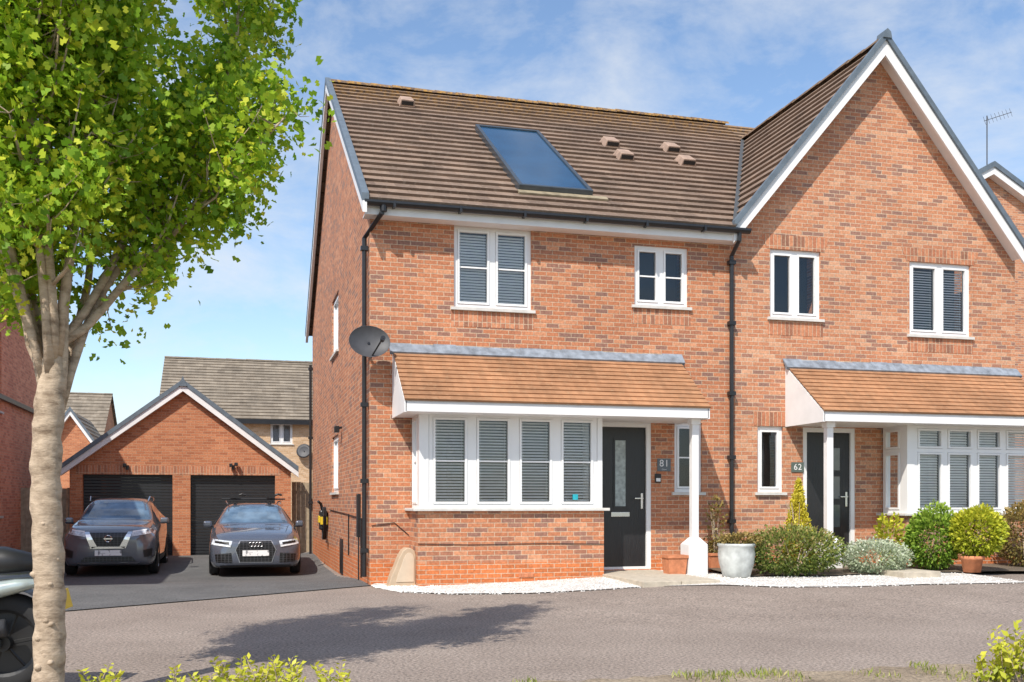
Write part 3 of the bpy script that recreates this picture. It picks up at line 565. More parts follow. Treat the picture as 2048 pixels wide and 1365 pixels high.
for r,pp_ in ((wA,house),(wBt,house),(wC,gh),(wD,gh)):
    m=MB(); m.tb(FT,r[0]-.04,r[1]+.04,r[2]-.28,r[2]-.05,-.004,-.001); m.build('soldier_course',M_brickS,pp_)
door(gh,*door2,2); m=MB(); m.tb(FT,*door2,.3,.31); m.build('hall_dark_sheet',M_dark,gh)  # same dark sheet for the neighbour's unlit hall
m=MB(); XG0=GX-(GZ-EV)/m2; YG=14.42
roofstrip(m,(XG0,YE,EV),(XG0-.03,YG-.02,EV-.04),(GX,YG-.02,GZ),(GX,VY,GZ),18,.045)
roofstrip(m,(2*GX-XG0,YG-.02,EV-.04),(2*GX-XG0,YE,EV),(GX,VY,GZ),(GX,YG-.02,GZ),18,.045)
roofstrip(m,(GX,VY,GZ),(XR+.1,VY,GZ),(XR+.1,YR,RZ),(GX,YR,RZ),5,.035); roofstrip(m,(XR+.1,2*YR-YE,EV),(GX,2*YR-YE,EV),(GX,YR,RZ),(XR+.1,YR,RZ),24,.035)
groof=m.build('roof',M_tile,gh); ridge(groof,(GX,YG+.02,GZ+.02),(GX,VY+.1,GZ+.02))
m=MB(); m.prism([(XG0-.05,YE,EV+.05),(XG0+.03,YE,EV+.05),(GX+.03,VY,GZ+.06),(GX-.05,VY,GZ+.06)],(0,0,.015)); m.build('valley_lead',pm('valley',(.07,.075,.08),.7),groof)
for sg in (-1,1):
    A=(GX+sg*(GX-XP+.17),GZ-(GX-XP+.17)*m2); B=(GX,GZ)
    m=MB(); m.prism([(A[0],YG-.10,A[1]+.01),(B[0],YG-.10,B[1]+.01),(B[0],YG-.10,B[1]+.13),(A[0],YG-.10,A[1]+.13)][::sg],(0,.1,0)); m.build('verge_trim',M_verge,groof)
    m=MB(); m.prism([(A[0],YG-.06,A[1]-.21),(B[0],YG-.06,B[1]-.24),(B[0],YG-.06,B[1]+.009),(A[0],YG-.06,A[1]+.009)][::sg],(0,.04,0)); m.build('bargeboard',M_whitep,groof)
    m=MB(); m.prism([(A[0],YG-.02,A[1]-.1),(B[0],YG-.02,B[1]-.1),(B[0],YG-.02,B[1]-.08),(A[0],YG-.02,A[1]-.08)][::sg],(0,YF-YG+.02,0)); m.build('verge_soffit',M_whitep,groof)
m=MB(); m.prism([(GX-.08,YG-.12,GZ+.02),(GX+.08,YG-.12,GZ+.02),(GX+.06,YG-.12,GZ+.12),(GX,YG-.12,GZ+.17),(GX-.06,YG-.12,GZ+.12)],(0,.2,0)); m.build('ridge_cap',M_verge,groof)
m=MB(); wall(m,frontT(YBY),10.2,12.7,-.3,.98); wall(m,sideT(10.2),YBY,YF,-.3,.98); wall(m,rsideT(12.7),YBY,YF,-.3,.98); m.quad((10.2,YBY,.979),(12.7,YBY,.979),(12.7,YF,.979),(10.2,YF,.979)); b2=m.build('bay_base',M_brick2,gh)
m=MB(); m.box(10.13,12.77,YBY-.07,YF-.002,.982,1.02); m.build('sill',M_cement,b2,bevel=.006)
bw2=window(gh,frontT(YBY+.02),10.36,12.6,1.022,2.42,lights=4,transom=2.02,blind=.78,sill=False,label='four-light bay window with top lights and venetian blinds',name='bay_window',setb=0,intd=.6)
window(gh,sideT(10.23),YBY+.16,YF-.05,1.022,2.42,lights=1,transom=2.02,blind=.65,sill=False,setb=0,intd=.5,label='side light of the neighbouring bay')
for (qa,qb) in ((10.22,10.355),(12.605,12.68)):
    m=MB(); m.box(qa,qb,YBY+.01,YBY+.15,1.022,2.43); m.build('corner_post',M_white,bw2)
canopy(gh,8.47,12.82,[8.69])
# ================================================================ GARAGE + BACKGROUND
gY=26.5; ga=thing('double_garage','detached red brick double garage with two black roller doors and a white-edged gable','garage',(-1.25,gY,-.12))
m=MB(); gd=[(-3.56,-1.5,-.15,1.88),(-1.08,.96,-.15,1.88)]
wall(m,frontT(gY),-3.85,1.35,-.6,2.1,gd,dep=.25); m.poly([(-3.85,gY,2.1),(1.35,gY,2.1),(-1.25,gY,4.0)]); m.quad((1.35,gY,-.6),(1.35,gY+6,-.6),(1.35,gY+6,2.1),(1.35,gY,2.1)); m.quad((-3.85,gY,-.6),(-3.85,gY+6,-.6),(-3.85,gY+6,2.1),(-3.85,gY,2.1)); m.build('wall',M_brickG,ga)
m=MB(); m.tb(frontT(gY),-3.7,1.1,1.881,2.1,-.005,-.001); m.build('lintel',M_brickS,ga)
M_roll=pm('roller_black_shaded',(.022,.023,.026),.4,var=.05)  # near-black colour also carries the shade missing from the garage doors
for r,lb in zip(gd,('left','right')):
    m=MB(); z=r[2]
    while z<r[3]:
        m.prism([(r[0],gY+.16,z),(r[0],gY+.145,z+.01),(r[0],gY+.145,z+.065),(r[0],gY+.16,z+.075)],(r[1]-r[0],0,0)); z+=.0755
    m.build('roller_door',M_roll,ga)['label']=lb+' black roller garage door'
m=MB(); roofstrip(m,(-3.97,gY+6,2.02),(-3.97,gY-.12,2.02),(-1.25,gY-.12,4.1),(-1.25,gY+6,4.1),10,.03); roofstrip(m,(1.47,gY-.12,2.02),(1.47,gY+6,2.02),(-1.25,gY+6,4.1),(-1.25,gY-.12,4.1),10,.03); gr=m.build('roof',M_tileG,ga)
for s in (-1,1):
    A=(-1.25+s*2.78,1.99); B=(-1.25,4.1)
    m=MB(); m.prism([(A[0],gY-.2,A[1]),(B[0],gY-.2,B[1]),(B[0],gY-.2,B[1]+.12),(A[0],gY-.2,A[1]+.12)][::s],(0,.1,0)); m.build('verge_trim',M_verge,gr)
    m=MB(); m.prism([(A[0],gY-.17,A[1]-.15),(B[0],gY-.17,B[1]-.17),(B[0],gY-.17,B[1]-.001),(A[0],gY-.17,A[1]-.001)][::s],(0,.165,0)); m.build('bargeboard',M_whitep,gr)
m=MB(); m.prism([(-1.35,gY-.22,4.05),(-1.15,gY-.22,4.05),(-1.25,gY-.22,4.30)],(0,.2,0)); m.build('ridge_cap',M_verge,gr)
for (px_,lb) in ((255,'small black floodlight above the left garage door'),(466,'twin black floodlight above the right garage door')):
    x=wX(px_,gY); z=wZ(px_,935,gY); t=thing('floodlight',lb,'floodlight',(x,gY,z)); m=MB(); m.box(x-.09,x-.01,gY-.16,gY-.06,z,z+.09)
    if px_>400: m.box(x+.03,x+.12,gY-.16,gY-.06,z+.03,z+.11)
    m.build('lamp_head',M_black,t,bevel=.01); m=MB(); m.box(x-.03,x+.03,gY-.06,gY-.006,z-.06,z+.05); m.build('lamp_mount',M_black,t)
def fence(x0,x1,Y,z0,z1,label):
    t=thing('wooden_fence',label,'fence',(x0,Y,z0)); x=x0; m=MB()
    while x<x1: m.box(x,min(x+.11,x1),Y,Y+.02,z0,z1+random.uniform(-.01,.01)); x+=.115
    m.build('fence_boards',M_wood,t); m=MB(); m.box(x0,x1,Y+.021,Y+.06,z0+.3,z0+.38); m.box(x0,x1,Y+.021,Y+.06,z1-.3,z1-.22); m.build('fence_rail',M_wood,t)
fence(1.40,2.4,27.0,-.15,1.72,'weathered wooden fence panel between garage and house side wall')
fence(-5.0,-3.9,26.9,-.15,1.55,'weathered wooden fence panel left of the garage')
def simple_house(name,label,x0,x1,Y,ez,rz,depth,wm,rm,z0=-.5,wins=(),gable=False,n=18):
    t=thing(name,label,'house',(x0,Y,z0)); m=MB(); holes=[w for w in wins]; wall(m,frontT(Y),x0,x1,z0,ez,holes); m.quad((x0,Y,z0),(x0,Y+depth,z0),(x0,Y+depth,ez),(x0,Y,ez)); m.quad((x1,Y,z0),(x1,Y+depth,z0),(x1,Y+depth,ez),(x1,Y,ez))
    m.quad((x0,Y+depth,z0),(x1,Y+depth,z0),(x1,Y+depth,ez),(x0,Y+depth,ez))
    xm=(x0+x1)/2; ym=Y+depth/2
    if gable: m.poly([(x0,Y,ez),(x1,Y,ez),(xm,Y,rz)])
    else: m.poly([(x0,Y,ez),(x0,Y+depth,ez),(x0,ym,rz)]); m.poly([(x1,Y,ez),(x1,Y+depth,ez),(x1,ym,rz)])
    m.build('wall',wm,t); m=MB()
    if gable:
        roofstrip(m,(x0-.2,Y+depth,ez),(x0-.2,Y-.2,ez),(xm,Y-.2,rz+.05),(xm,Y+depth,rz+.05),n); roofstrip(m,(x1+.2,Y-.2,ez),(x1+.2,Y+depth,ez),(xm,Y+depth,rz+.05),(xm,Y-.2,rz+.05),n)
    else:
        roofstrip(m,(x0-.15,Y-.3,ez),(x1+.15,Y-.3,ez),(x1+.15,ym,rz+.05),(x0-.15,ym,rz+.05),n,.04); roofstrip(m,(x1+.15,Y+depth+.3,ez),(x0-.15,Y+depth+.3,ez),(x0-.15,ym,rz+.05),(x1+.15,ym,rz+.05),n,.04)
    r=m.build('roof',rm,t)
    if gable:
        for s in (-1,1):
            A=(xm+s*((x1-x0)/2+.25),ez-.05); B=(xm,rz+.02); m=MB(); m.prism([(A[0],Y-.3,A[1]),(B[0],Y-.3,B[1]),(B[0],Y-.3,B[1]+.15),(A[0],Y-.3,A[1]+.15)][::s],(0,.12,0)); m.build('verge_trim',M_verge,r)
            m=MB(); m.prism([(A[0],Y-.26,A[1]-.2),(B[0],Y-.26,B[1]-.2),(B[0],Y-.26,B[1]-.001),(A[0],Y-.26,A[1]-.001)][::s],(0,.25,0)); m.build('bargeboard',M_whitep,r)
    else:
        ridge(r,(x0-.15,ym,rz+.06),(x1+.15,ym,rz+.06),mat=rm); m=MB(); m.box(x0-.15,x1+.15,Y-.32,Y-.28,ez-.18,ez); m.build('fascia',M_black,r)
    for w in wins: window(t,frontT(Y),*w,lights=2,blind=.6)
    return t,r
Yb=42.0
wy=(wX(541,Yb),wX(585,Yb),wZ(563,888,Yb),wZ(563,846,Yb))
simple_house('brick_house','buff brick house with long grey-brown tiled roof behind the double garage',wX(322,Yb),7.5,Yb,4.5,7.4,9,M_brickY,M_tileG,wins=[wy],n=20)
ds=Vector((wX(612,Yb)-.1,Yb-.2,wZ(612,903,Yb))); t=thing('satellite_dish','small dark satellite dish on the buff brick house beside the side wall','satellite dish',ds,local=True)
q2=Vector((-.3,-.9,.3)).to_track_quat('Z','Y').to_matrix().to_4x4(); m=MB(); m.lathe([(.001,-.05),(.2,-.03),(.3,.01),(.2,-.04),(.001,-.06)],n=20,T=q2); m.build('dish_reflector',M_grey,t,smooth=True); m=MB(); m.tube([(0,0,0),(.1,.2,-.05)],.02,6); m.build('wall_bracket',M_black,t)
simple_house('brick_house','distant brick house with brown tiled roof seen above the small far gable',wX(90,62),wX(203,62),62,5.0,7.7,8,M_brickG,M_tileG,n=12)
simple_house('brick_garage','small distant brick gable with white edges left of the double garage',wX(70,47),wX(212,47),47,2.8,5.1,6,M_brickG,M_tileG,gable=True,n=10)
lh=thing('brick_house','red brick house cut by the left edge of the photo beyond the tree','house',(-5,20,0)); m=MB(); ezl=5.95
hw_=[(yOnX(-40,-5),yOnX(3,-5),3.2,4.95),(yOnX(-40,-5),yOnX(2,-5),.9,2.0)]
wall(m,rsideT(-5),14,29,-.6,ezl,hw_); m.quad((-5,29,-.6),(-13,29,-.6),(-13,29,ezl),(-5,29,ezl)); m.poly([(-5,29,ezl),(-13,29,ezl),(-9,29,8.7)]); m.quad((-5,14,-.6),(-13,14,-.6),(-13,14,ezl),(-5,14,ezl)); m.build('wall',M_brickL,lh)
for w in hw_: window(lh,rsideT(-5),*w,lights=2)
m=MB(); roofstrip(m,(-4.7,14,ezl-.05),(-4.7,29.2,ezl-.05),(-9,29.2,8.7),(-9,14,8.7),14,.035); roofstrip(m,(-13.3,29.2,ezl-.05),(-13.3,14,ezl-.05),(-9,14,8.7),(-9,29.2,8.7),14,.035); lr=m.build('roof',tile('slate_tile',((.09,.10,.12),(.15,.16,.19)),.3,.2),lh)
m=MB(); m.box(-4.78,-4.66,14,29.2,ezl-.2,ezl-.06); m.build('gutter',M_black,lr); m=MB(); m.box(-4.97,-4.9,14,29.0,3.45,3.55); m.build('brick_band',M_black,lh)
FY=24.0; xa=wX(1990,FY-.3); za=wZ(1990,322,FY-.3)
simple_house('brick_house','red brick house with grey verge behind the gabled house at the right edge',xa-3.6,xa+3.6,FY,za-2.2,za-.17,8,M_brick2,M_tile,gable=True)
ax_=wX(1974,FY+.6); az=wZ(1974,232,FY+.6); t=thing('tv_aerial','thin television aerial on a tall mast at the far right roofline','aerial',(ax_,FY+.6,za-.4))
m=MB(); m.tube([(ax_,FY+.6,za-.7),(ax_,FY+.6,az)],.016,6); m.build('mast',M_grey,t)
m=MB(); zt=az-.08; m.tube([(ax_-.1,FY+.6,zt-.08),(ax_+.75,FY+.5,zt+.22)],.009,5)
for k in range(8): f=k/7; c=Vector((ax_-.08+.8*f,FY+.6-.1*f,zt-.07+.28*f)); m.tube([c+Vector((-.05,0,.11)),c+Vector((.05,0,-.11))],.006,4)
m.build('aerial_arm',M_grey,t)
# ================================================================ CARS
def crom(P,n):
    P=np.asarray(P,float); Q=np.concatenate([[2*P[0]-P[1]],P,[2*P[-1]-P[-2]]]); out=[]
    for i in range(len(P)-1):
        p0,p1,p2,p3=Q[i:i+4]
        for k in range(n):
            t=k/n; out.append(.5*((2*p1)+(-p0+p2)*t+(2*p0-5*p1+4*p2-p3)*t*t+(-p0+3*p1-3*p2+p3)*t**3))
    out.append(P[-1]); return np.array(out)
def carpaint(name,col):
    m=pm(name,col,.26,metal=.35,var=.05,scale=2,coat=1); return m
def make_car(name,label,loc,st,paint,spec,scl=(1,1,1)):
    root=thing(name,label,'car',loc,local=True); root.scale=scl
    secs=[]
    for (y,w,zb,zs,wt,zt) in st:
        zm=(zb+zs)/2
        secs.append([(0,y,zb),(w*.8,y,zb),(w*.96,y,zb+.07),(w,y,zm),(w*.985,y,zs-.05),(w*.93,y,zs+(zt-zs)*.12),((w*.93+wt)/2,y,(zs+zt)/2+(zt-zs)*.06),(wt,y,zt-.05*min(1,(zt-zs)/.3)),(wt*.55,y,zt-.005),(0,y,zt)])
    A=crom(np.array(secs),5); A=np.stack([crom(a,3) for a in A]); S,K=A.shape[:2]
    m=MB(); 
    for i in range(S):
        for j in range(K): m.v.append(tuple(A[i,j]))
        for j in range(K-2,0,-1): m.v.append((-A[i,j,0],A[i,j,1],A[i,j,2]))
    R=2*K-2
    for i in range(S-1):
        for j in range(R): m.f.append((i*R+j,i*R+(j+1)%R,(i+1)*R+(j+1)%R,(i+1)*R+j))
    m.f.append(tuple(range(R))[::-1]); m.f.append(tuple((S-1)*R+j for j in range(R)))
    body=m.build('body',paint,root,smooth=True); bvh=BVHTree.FromPolygons([Vector(v) for v in m.v],m.f)
    def ray(o,d): h=bvh.ray_cast(Vector(o),Vector(d)); return h[0]
    def patch(mb,q,ax='y',off=.012,n=6,flip=1):
        q=[Vector((*p,0)) for p in q]; g={}
        for i in range(n+1):
            for j in range(n+1):
                a=q[0].lerp(q[1],i/n); b=q[3].lerp(q[2],i/n); p=a.lerp(b,j/n)
                if ax=='y': h=ray((p.x,-2,p.y),(0,1,0)); v=(h+Vector((0,-off,0))) if h else None
                elif ax=='t': h=ray((p.x,p.y,3),(0,0,-1)); v=(h+Vector((0,0,off))) if h else None
                else: h=ray((flip*3,p.x,p.y),(-flip,0,0)); v=(h+Vector((flip*off,0,0))) if h else None
                g[i,j]=v
        for i in range(n):
            for j in range(n):
                c=[g[i,j],g[i+1,j],g[i+1,j+1],g[i,j+1]]
                if all(x is not None for x in c): mb.quad(*c)
    def part(nm,quads,mat,ax='y',off=.012,n=6,parent=None,flip=1,smooth=True):
        mb=MB()
        for q in quads: patch(mb,q,ax,off,n,flip)
        return mb.build(nm,mat,parent or root,smooth=smooth)
    spec(root,body,part,ray)
    return root
M_cglass=pm('car_glass_sky_tint',(.09,.15,.22),.06,var=.6,scale=2.6,coat=1,spec=.8)  # sky reflection painted into the glass as patchy blue base colour
M_lamp=pm('headlamp_lens',(.55,.60,.66),.08,var=.35,scale=16,coat=1)
M_drl=pm('lamp_white',(.9,.93,.95),.2)
M_trim=pm('car_black_trim',(.015,.015,.016),.45)
M_sat=pm('satin_silver',(.40,.41,.43),.35,metal=.8,var=.03)
def grillemat(name,sx_,sz_):
    m,nt,b=newmat(name); tc=N(nt,'ShaderNodeTexCoord'); vo=N(nt,'ShaderNodeTexVoronoi'); mp=N(nt,'ShaderNodeMapping'); mp.inputs['Scale'].default_value=(sx_,0,sz_); L(nt,tc.outputs['Object'],mp.inputs[0]); L(nt,mp.outputs[0],vo.inputs['Vector']); vo.feature='DISTANCE_TO_EDGE'; vo.inputs['Scale'].default_value=1; vo.inputs['Randomness'].default_value=.1
    r=N(nt,'ShaderNodeValToRGB'); r.color_ramp.elements[0].position=.05; r.color_ramp.elements[1].position=.14; r.color_ramp.elements[0].color=(.05,.05,.055,1); r.color_ramp.elements[1].color=(.005,.005,.005,1); L(nt,vo.outputs[0],r.inputs[0]); L(nt,r.outputs[0],b.inputs['Base Color']); b.inputs['Roughness'].default_value=.35; return m
M_gr=grillemat('honeycomb_grille',14,22)
def platemat():
    m,nt,b=newmat('blurred_plate'); tc=N(nt,'ShaderNodeTexCoord'); no=N(nt,'ShaderNodeTexNoise'); mp=N(nt,'ShaderNodeMapping'); mp.inputs['Scale'].default_value=(14,1,12); L(nt,tc.outputs['Object'],mp.inputs[0]); L(nt,mp.outputs[0],no.inputs['Vector']); no.inputs['Scale'].default_value=1; no.inputs['Detail'].default_value=1
    r=N(nt,'ShaderNodeValToRGB'); r.color_ramp.elements[0].position=.34; r.color_ramp.elements[1].position=.46; r.color_ramp.elements[0].color=(.25,.25,.26,1); r.color_ramp.elements[1].color=(.85,.85,.85,1); L(nt,no.outputs[0],r.inputs[0]); L(nt,r.outputs[0],b.inputs['Base Color']); return m
M_plate=platemat()
def wheels(root,ys,r,xo):
    for y in ys:
        for s in (-1,1):
            T=Matrix.Translation((s*xo,y,r))@Matrix.Rotation(s*math.pi/2,4,'Y')
            m=MB(); m.lathe([(r*.68,-.2),(r*.93,-.2),(r,-.17),(r,-.03),(r*.93,0),(r*.68,0)],n=28,T=T); ty=m.build('tyre',M_rubber,root,smooth=True)
            m=MB(); m.lathe([(r*.68,-.01),(r*.62,-.03),(r*.6,-.1),(.001,-.1)],n=28,T=T)
            for k in range(10): a=2*math.pi*k/10; c,s_=math.cos(a),math.sin(a); m.add([(c*.05-s_*.02,s_*.05+c*.02,-.02),(c*.05+s_*.02,s_*.05-c*.02,-.02),(c*r*.64+s_*.025,s_*r*.64-c*.025,-.025),(c*r*.64-s_*.025,s_*r*.64+c*.025,-.025)],[(0,1,2,3)],T)
            m.build('rim',M_chrome,ty)
            m=MB(); R=r+.05; n=16; vs=[(s*(xo-.012),y+R*math.cos(math.pi*k/n),max(r+R*math.sin(math.pi*k/n),.0)) for k in range(n+1)]; m.poly(vs+[(s*(xo-.012),y-R,.2),(s*(xo-.012),y+R,.2)]); m.build('wheel_arch',M_trim,root)
def mirrors(root,y,x,z,mat):
    for s in (-1,1):
        m=MB(); m.box(s*x-.09,s*x+.09,y-.06,y+.06,z-.065,z+.065); mo=m.build('wing_mirror',mat,root,bevel=.04); m=MB(); m.box(min(s*x,s*(x-.2)),max(s*x,s*(x-.2)),y-.02,y+.02,z-.07,z-.04); m.build('mirror_stalk',M_trim,mo)
def ring(mb,c,r,t,n=20):
    pts=[(c[0]+r*math.cos(2*math.pi*k/n),c[1],c[2]+r*math.sin(2*math.pi*k/n)) for k in range(n+1)]; mb.tube(pts,t,6,cap=False)
P_a=carpaint('metallic_bluegrey_paint',(.11,.125,.16)); P_n=carpaint('metallic_grey_paint',(.14,.15,.175))
stA=[(0,.60,.24,.50,.50,.66),(.05,.74,.2,.56,.62,.71),(.16,.85,.17,.62,.70,.76),(.4,.905,.16,.70,.74,.84),(.9,.92,.16,.80,.76,.93),(1.25,.92,.16,.86,.76,.98),(1.5,.92,.16,.89,.70,1.06),(1.95,.92,.16,.92,.62,1.29),(2.35,.92,.16,.94,.57,1.41),(3.0,.92,.16,.95,.57,1.44),(3.8,.91,.17,.96,.56,1.41),(4.3,.89,.2,.95,.55,1.30),(4.6,.86,.25,.9,.6,1.05),(4.72,.8,.3,.8,.6,.9)]
def specA(root,body,part,ray):
    g=[[(-.30,.69),(.30,.69),(.39,.52),(-.39,.52)],[(-.39,.52),(.39,.52),(.31,.28),(-.31,.28)]]
    part('grille_surround',[[(x*1.04,z+(.010 if z>.6 else (-.010 if z<.3 else 0))) for x,z in q] for q in g],M_sat,off=.008)
    gr_=part('grille',g,M_gr,off=.014)
    m=MB(); 
    for k in range(4): ring(m,(-.096+.064*k,-.03,.625),.040,.0045)
    m.build('badge',M_sat,gr_)
    m=MB(); m.box(-.26,.26,-.035,-.02,.40,.51); m.build('number_plate',M_plate,root)
    for s in (1,-1):
        q=[[(s*.46,.69),(s*.84,.73),(s*.87,.62),(s*.49,.57)]]; h=part('headlight',q,M_lamp,off=.012); part('daytime_lamp',[[(s*.50,.600),(s*.86,.650),(s*.86,.630),(s*.50,.576)]],M_drl,off=.018,parent=h)
        part('lamp_inner',[[(s*.52,.67),(s*.80,.695),(s*.80,.655),(s*.53,.625)]],M_trim,off=.017,parent=h)
        part('bumper_intake',[[(s*.48,.46),(s*.80,.44),(s*.78,.28),(s*.46,.27)]],M_gr,off=.01)
        part('bonnet_shutline',[[(s*.61,.5),(s*.62,.5),(s*.71,1.25),(s*.70,1.25)]],M_trim,ax='t',off=.004)
    part('lower_lip',[[(-.8,.215),(.8,.215),(.74,.18),(-.74,.18)]],M_trim,off=.015,n=12)
    part('windscreen',[[(-.70,1.02),(.70,1.02),(.545,1.37),(-.545,1.37)]],M_cglass,off=.006,n=14)
    for s in (-1,1):
        part('side_window',[[(1.75,.97),(2.9,.98),(2.9,1.35),(2.2,1.34)],[(2.95,.98),(4.2,1.0),(3.95,1.32),(2.95,1.35)]],M_cglass,ax='x',off=.006,flip=s)
        m=MB(); m.tube([(s*.57,2.1,1.42),(s*.6,2.3,1.47),(s*.6,3.9,1.46),(s*.57,4.05,1.4)],.015,6); m.build('roof_rail',M_chrome,root)
    wheels(root,(.86,3.7),.33,.925); mirrors(root,1.75,.98,.99,P_a)
    m=MB(); m.box(-.25,.05,1.6,1.62,1.06,1.07); m.build('wiper',M_trim,root)
AL=(.37,20.1,-.215)
carA=make_car('parked_car','blue-grey estate car with four-ring badge parked before the right garage door',AL,stA,P_a,specA,(.94,.97,.98))
t=thing('roof_rack','black roof bars with cycle carriers fixed on top of the blue-grey estate car','roof rack',(AL[0],AL[1],AL[2]-.03),local=True)
for y in (2.5,3.4):
    m=MB(); m.box(-.66,.66,y-.03,y+.03,1.50,1.53); m.build('cross_bar',M_trim,t,bevel=.01)
for x in (-.4,.35):
    m=MB(); m.box(x-.04,x+.04,2.3,3.7,1.531,1.56); m.tube([(x,2.5,1.56),(x+.16,2.5,1.62),(x+.24,2.5,1.60)],.022,8); m.box(x-.1,x+.1,2.42,2.52,1.56,1.61); m.build('cycle_carrier',M_trim,t)
stN=[(0,.60,.28,.62,.52,.80),(.05,.75,.24,.68,.62,.87),(.16,.86,.21,.76,.70,.94),(.4,.915,.20,.84,.74,1.01),(.85,.93,.20,.92,.76,1.07),(1.1,.93,.20,.95,.76,1.10),(1.35,.93,.20,.97,.72,1.17),(1.8,.93,.20,1.0,.65,1.41),(2.2,.93,.20,1.02,.60,1.56),(2.8,.93,.20,1.05,.60,1.60),(3.5,.92,.21,1.1,.58,1.57),(4.0,.90,.24,1.12,.56,1.45),(4.3,.87,.3,1.05,.6,1.15),(4.42,.8,.35,.9,.6,1.0)]
def specN(root,body,part,ray):
    part('grille_surround',[[(-.47,.90),(-.38,.90),(-.22,.60),(-.34,.56)],[(.38,.90),(.47,.90),(.34,.56),(.22,.60)],[(-.34,.60),(.34,.60),(.30,.56),(-.30,.56)]],M_chrome,off=.016)
    g=part('grille',[[(-.40,.88),(.40,.88),(.25,.60),(-.25,.60)]],M_gr,off=.011)
    m=MB(); ring(m,(0,-.03,.76),.065,.010); m.box(-.085,.085,-.045,-.03,.747,.773); m.build('badge',M_chrome,g)
    m=MB(); m.box(-.26,.26,-.035,-.02,.42,.53); m.build('number_plate',M_plate,root)
    part('lower_intake',[[(-.46,.40),(.46,.40),(.54,.30),(-.54,.30)]],M_gr,off=.009,n=10)
    part('skid_trim',[[(-.62,.28),(.62,.28),(.55,.25),(-.55,.25)]],M_sat,off=.012,n=10)
    for s in (-1,1):
        h=part('headlight',[[(s*.47,.91),(s*.85,.96),(s*.88,.87),(s*.45,.80)]],M_lamp,off=.012); part('daytime_lamp',[[(s*.47,.915),(s*.86,.965),(s*.86,.945),(s*.47,.89)]],M_drl,off=.018,parent=h)
        part('fog_lamp',[[(s*.68,.52),(s*.86,.56),(s*.84,.40),(s*.70,.38)]],M_trim,off=.012)
        part('side_window',[[(1.65,1.05),(2.6,1.07),(2.6,1.48),(2.1,1.46)],[(2.65,1.07),(3.8,1.14),(3.6,1.44),(2.65,1.48)]],M_cglass,ax='x',off=.006,flip=s)
        part('sill_cladding',[[(1.2,.36),(3.2,.36),(3.2,.22),(1.2,.22)]],M_trim,ax='x',off=.012,flip=s)
        part('door_gap',[[(1.5,.95),(1.51,.95),(1.51,.38),(1.5,.38)],[(2.62,.98),(2.63,.98),(2.63,.38),(2.62,.38)]],M_trim,ax='x',off=.004,flip=s)
        part('bonnet_shutline',[[(s*.65,.5),(s*.66,.5),(s*.75,1.15),(s*.74,1.15)]],M_trim,ax='t',off=.004)
        m=MB(); m.tube([(s*.62,2.0,1.53),(s*.64,2.2,1.62),(s*.62,3.5,1.61),(s*.6,3.7,1.54)],.016,6); m.build('roof_rail',M_chrome,root)
    part('windscreen',[[(-.72,1.13),(.72,1.13),(.575,1.51),(-.575,1.51)]],M_cglass,off=.006,n=14)
    wheels(root,(.82,3.5),.35,.935); mirrors(root,1.6,1.0,1.10,P_n)
make_car('parked_car','grey crossover with round badge and V-shaped grille parked before the left garage door',(-2.35,20.9,-.22),stN,P_n,specN,(.92,.97,.95))
# ================================================================ MOTORCYCLE
mc=G(12,1384,0); mr=thing('motorcycle','black and silver motorcycle cut off at the left edge behind the tree trunk','motorcycle',(mc.x,mc.y,0),local=True,rot=math.radians(-6))
def mwheel(x):
    T=Matrix.Translation((x,0,.31))@Matrix.Rotation(math.pi/2,4,'X'); m=MB(); m.lathe([(.21,-.06),(.27,-.075),(.31,-.04),(.315,0),(.31,.04),(.27,.075),(.21,.06)],n=36,T=T); w=m.build('tyre',M_rubber,mr,smooth=True)
    m=MB(); m.lathe([(.215,-.05),(.19,-.04),(.19,.04),(.215,.05)],n=36,T=T); m.lathe([(.05,-.08),(.05,.08),(.001,.08)],n=16,T=T)
    for k in range(6): a=math.pi*k/3; m.tube([T@Vector((math.cos(a)*.04,math.sin(a)*.04,0)),T@Vector((math.cos(a+.15)*.2,math.sin(a+.15)*.2,0))],.018,6)
    m.lathe([(.001,.012),(.2,.012)],n=24,T=T)
    m.lathe([(.06,-.085),(.13,-.085),(.13,-.08),(.06,-.08)],n=24,T=T); m.build('rim',M_trim,w)
mwheel(0); mwheel(-1.4)
m=MB(); sec=[(.28,.70,.03,.02),(.15,.72,.08,.05),(-.1,.70,.11,.07),(-.4,.66,.13,.09),(-.62,.68,.12,.10),(-.8,.80,.15,.14),(-1.1,.82,.14,.13),(-1.25,.78,.06,.06)]
for x,z,w,h in sec:
    for k in range(10): a=2*math.pi*k/10; m.v.append((x,w*math.cos(a),z+h*math.sin(a)))
for i in range(len(sec)-1):
    for k in range(10): m.f.append((i*10+k,i*10+(k+1)%10,(i+1)*10+(k+1)%10,(i+1)*10+k))
m.f.append(tuple(range(10))); m.build('body_fairing',pm('black_bike_paint',(.02,.022,.024),.2,coat=1),mr,smooth=True)
m=MB(); m.tube([(.22,0,.80),(.0,0,.81),(-.3,0,.79),(-.6,0,.76)],[.05,.10,.12,.10],10); m.build('seat',M_trim,mr,smooth=True)
m=MB(); m.tube([(.28,-.10,.70),(.1,-.12,.67),(-.1,-.14,.63),(-.4,-.15,.58)],[.015,.045,.06,.055],10); m.build('side_panel',pm('silver_green',(.42,.48,.46),.25,metal=.3,coat=1),mr,smooth=True)
m=MB(); m.tube([(0,-.11,.31),(-.5,-.12,.36)],.03,8); m.tube([(0,.11,.31),(-.5,.12,.36)],.03,8); m.build('swingarm',M_grey,mr)
m=MB(); m.tube([(.05,-.17,.42),(-.35,-.17,.36),(-.7,-.14,.30)],[.055,.06,.03],12); m.build('exhaust',M_grey,mr,smooth=True)
